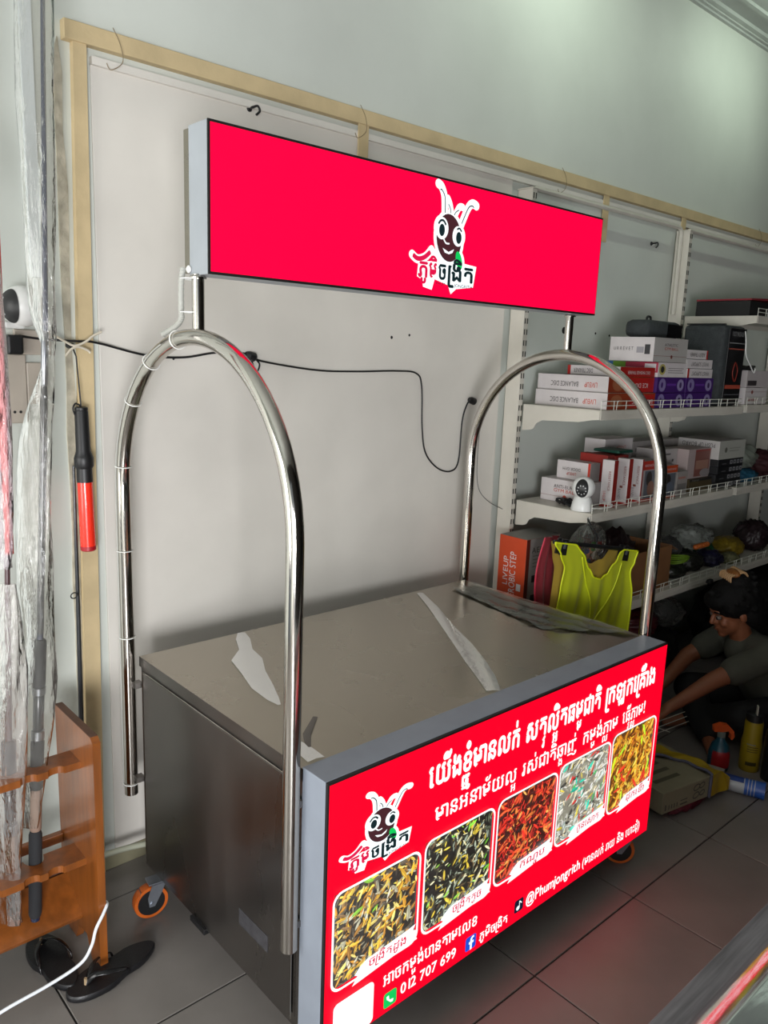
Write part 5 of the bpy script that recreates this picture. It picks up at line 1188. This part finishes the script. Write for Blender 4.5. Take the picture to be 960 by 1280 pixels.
fx = F0; fz = Vector((0, 0, 1)); fz = (fz-fx*fz.dot(fx)).normalized(); fy = fz.cross(fx)
fx2 = (F0+Vector((0, 0, -.28))).normalized(); fz2 = (Vector((0, 0, 1))-fx2*fx2.z).normalized(); fy2 = fz2.cross(fx2); RH = Matrix((fx2, fy2, fz2)).transposed()
g = G()
capsule(g, hip, chest, .115, .115); capsule(g, chest, nk-Vector((0, 0, .05)), .115, .07); capsule(g, sL, sR, .055, .055); capsule(g, nk-Vector((0, 0, .03)), hc-Vector((0, 0, .05))-fx2*.02, .048, .05)
def hpt(a, b, c): return hc+RH@Vector((a, b, c))
ellipsoid(g, hpt(-.012, 0, .02), .095, .075, .095, RH); ellipsoid(g, hpt(.028, 0, -.05), .058, .055, .060, RH)
capsule(g, hpt(.088, 0, .0), hpt(.100, 0, -.028), .008, .012); ellipsoid(g, hpt(.075, 0, -.058), .018, .024, .007, RH); ellipsoid(g, hpt(.076, 0, -.07), .016, .021, .007, RH); ellipsoid(g, hpt(.066, 0, -.095), .020, .024, .018, RH)
ellipsoid(g, hpt(.078, 0, .022), .012, .05, .010, RH)
for s in (-1, 1): ellipsoid(g, hpt(.060, s*.038, -.035), .02, .018, .02, RH)
for s, S_, E_, H_ in ((1, sL, eL, hL), (-1, sR, eR, hR)):
    capsule(g, S_, E_, .050, .038); capsule(g, E_, H_, .038, .024)
for s, A, B, C_ in ((1, hipL, kL, aL), (-1, hipR, kR, aR)):
    capsule(g, A, B, .085, .055); capsule(g, B, C_, .052, .034); fd = Vector((-.7, .5*s, 0)).normalized(); capsule(g, C_-Vector((0, 0, .01)), C_+fd*.12-Vector((0, 0, .025)), .030, .022)
for H_, E_ in ((hL, eL), (hR, eR)):
    dr = (H_-E_).normalized(); sd = dr.cross(Vector((0, 0, 1))).normalized(); nr = sd.cross(dr)
    palm = H_+dr*.045
    for q in (-.022, 0, .022): capsule(g, H_+dr*.005+sd*q*.6, palm+dr*.03+sd*q, .014, .013)
    for k, (q, L_) in enumerate(((-.030, .060), (-.010, .072), (.010, .068), (.029, .054))):
        p0 = palm+dr*.03+sd*q; p1 = p0+dr*L_*.5+sd*q*.15-nr*.006; p2 = p1+dr*L_*.35-nr*.018; p3 = p2+dr*L_*.15-nr*.02
        capsule(g, p0, p1, .0088, .008); capsule(g, p1, p2, .008, .0075); capsule(g, p2, p3, .0075, .0065)
    t0 = H_+dr*.02+sd*.024; t1 = t0+dr*.025+sd*.022-nr*.01; t2 = t1+dr*.028+sd*.004-nr*.012; capsule(g, t0, t1, .011, .0095); capsule(g, t1, t2, .0095, .008)
body_p = fuse('body', g, .0065, skin, per, 2)
for s in (-1, 1):      # ears and eyes
    g = G(); ellipsoid(g, hpt(-.012, s*.078, -.012), .019, .008, .030, RH); ellipsoid(g, hpt(-.006, s*.083, -.018), .010, .006, .018, RH); fuse('ear', g, .003, skin, per, 2)
    g = G(); ellipsoid(g, hpt(.076, s*.031, -.004), .012, .015, .010, RH, 14, 8); e_ = g.out('eye', mat('eye_white', '#6c625c', .4), per, smooth=True)
    g = G(); ellipsoid(g, hpt(.084, s*.031, -.005), .005, .007, .007, RH, 10, 6); g.out('iris', mat('iris_dark', '#120a06', .15), e_, smooth=True)
    g = G(); g.tube(smooth_path([hpt(.082, s*.015, .020), hpt(.085, s*.032, .025), hpt(.072, s*.052, .018)], 5), .0035, 6); g.out('eyebrow', hairm, per)
g = G(); g.tube(smooth_path([hpt(.088, -.02, -.064), hpt(.095, 0, -.063), hpt(.088, .02, -.064)], 5), .0018, 5); g.out('mouth_line', mat('lip_dark', '#6a3428', .5), per)
# hair: full cap with fringe, gathered on top with an amber claw clip
g = G(); ellipsoid(g, hpt(-.030, 0, .045), .118, .100, .098, RH); ellipsoid(g, hpt(-.075, 0, -.005), .070, .088, .080, RH); ellipsoid(g, hpt(.045, 0, .065), .060, .075, .045, RH); ellipsoid(g, hpt(-.055, 0, .115), .070, .062, .050, RH)
for s in (-1, 1): ellipsoid(g, hpt(.012, s*.070, .030), .040, .022, .045, RH); ellipsoid(g, hpt(-.060, s*.070, -.030), .045, .03, .06, RH)
R_ = random.Random(3)
for k in range(46):
    a = R_.uniform(0, 2*PI); p = hpt(-.03+.10*math.cos(a), .09*math.sin(a), .05+R_.uniform(-.04, .08)); q = p+(p-hpt(-.03, 0, .03)).normalized()*.018+Vector((0, 0, -.01)); capsule(g, p, q, .012, .004, 8)
fuse('hair', g, .005, hairm, per, 3)
clip = G(); amb = mat('amber_clip', '#7c4c20', .4)
g = G(); c_ = hpt(-.045, 0, .160); ellipsoid(g, c_, .026, .050, .016, RH); cl = g.out('claw_clip', amb, per, smooth=True)
for k in range(7):
    q = (k-3)*.014
    for s in (-1, 1): g = G(); g.tube(smooth_path([c_+RH@Vector((s*.012, q, .006)), c_+RH@Vector((s*.032, q*1.1, .004)), c_+RH@Vector((s*.040, q*1.15, -.018))], 4), [.0045]*8+[.002], 6); g.out('claw_tooth', mat('amber_clip_pale', '#a8845c', .4), cl)
# clothing
g = G(); capsule(g, hip+Vector((0, 0, -.02)), chest, .136, .134); capsule(g, chest, nk-Vector((0, 0, .065)), .134, .082); capsule(g, sL, sR, .068, .068)
capsule(g, hip+(hip-chest)*.2, hip, .13, .136)
for S_, E_ in ((sL, eL), (sR, eR)): capsule(g, S_, S_.lerp(E_, .62), .064, .062)
fuse('t_shirt', g, .009, shirt, per, 5)
g = G(); g.lathe([(.056, -.004), (.060, .0), (.058, .008)], nk-Vector((0, 0, .022))+fx2*.0, (hc-nk), 24); g.out('collar', shirt, per, smooth=True)
g = G()
for A, B, C_ in ((hipL, kL, aL), (hipR, kR, aR)): capsule(g, A, B, .102, .074); capsule(g, B, B.lerp(C_, .96), .072, .050)
capsule(g, hipL, hipR, .108, .108)
g.V = [Vector((v.x, v.y, max(v.z, .004))) for v in g.V]
fuse('trousers', g, .010, shortsm, per, 3)

# ------------------------------------------------------------------ groups of repeats
GROUPS = {'shelf_upright': 'white perforated uprights of the wall shelving', 'store_shelf': 'white shelves of the wall shelving', 'tube_lamp': 'ceiling tube lamps near the wall',
          'balance_disc_box': 'white BALANCE DISC boxes on the upper shelf', 'purple_box': 'purple boxes on the upper shelf', 'slim_white_box': 'slim white boxes on the upper shelf',
          'small_parts_box': 'small pale boxes at the right of the upper shelf', 'black_flat_box': 'flat black boxes on the middle shelf', 'fishing_rod': 'fishing rods standing in the wooden rack',
          'flip_flop': 'pair of black flip-flops by the rack', 'screw_hook': 'screw hooks on the wall', 'red_box': 'red boxes on the middle shelf', 'top_rail': 'top rails of the wall shelving',
          'fitness_picture_box': 'picture boxes on the middle shelf', 'door_gym_box': 'DOOR GYM boxes on the middle shelf'}
for o in bpy.data.objects:
    if o.parent is None:
        k = o.name.split('.')[0]
        if k in GROUPS: o['group'] = GROUPS[k]
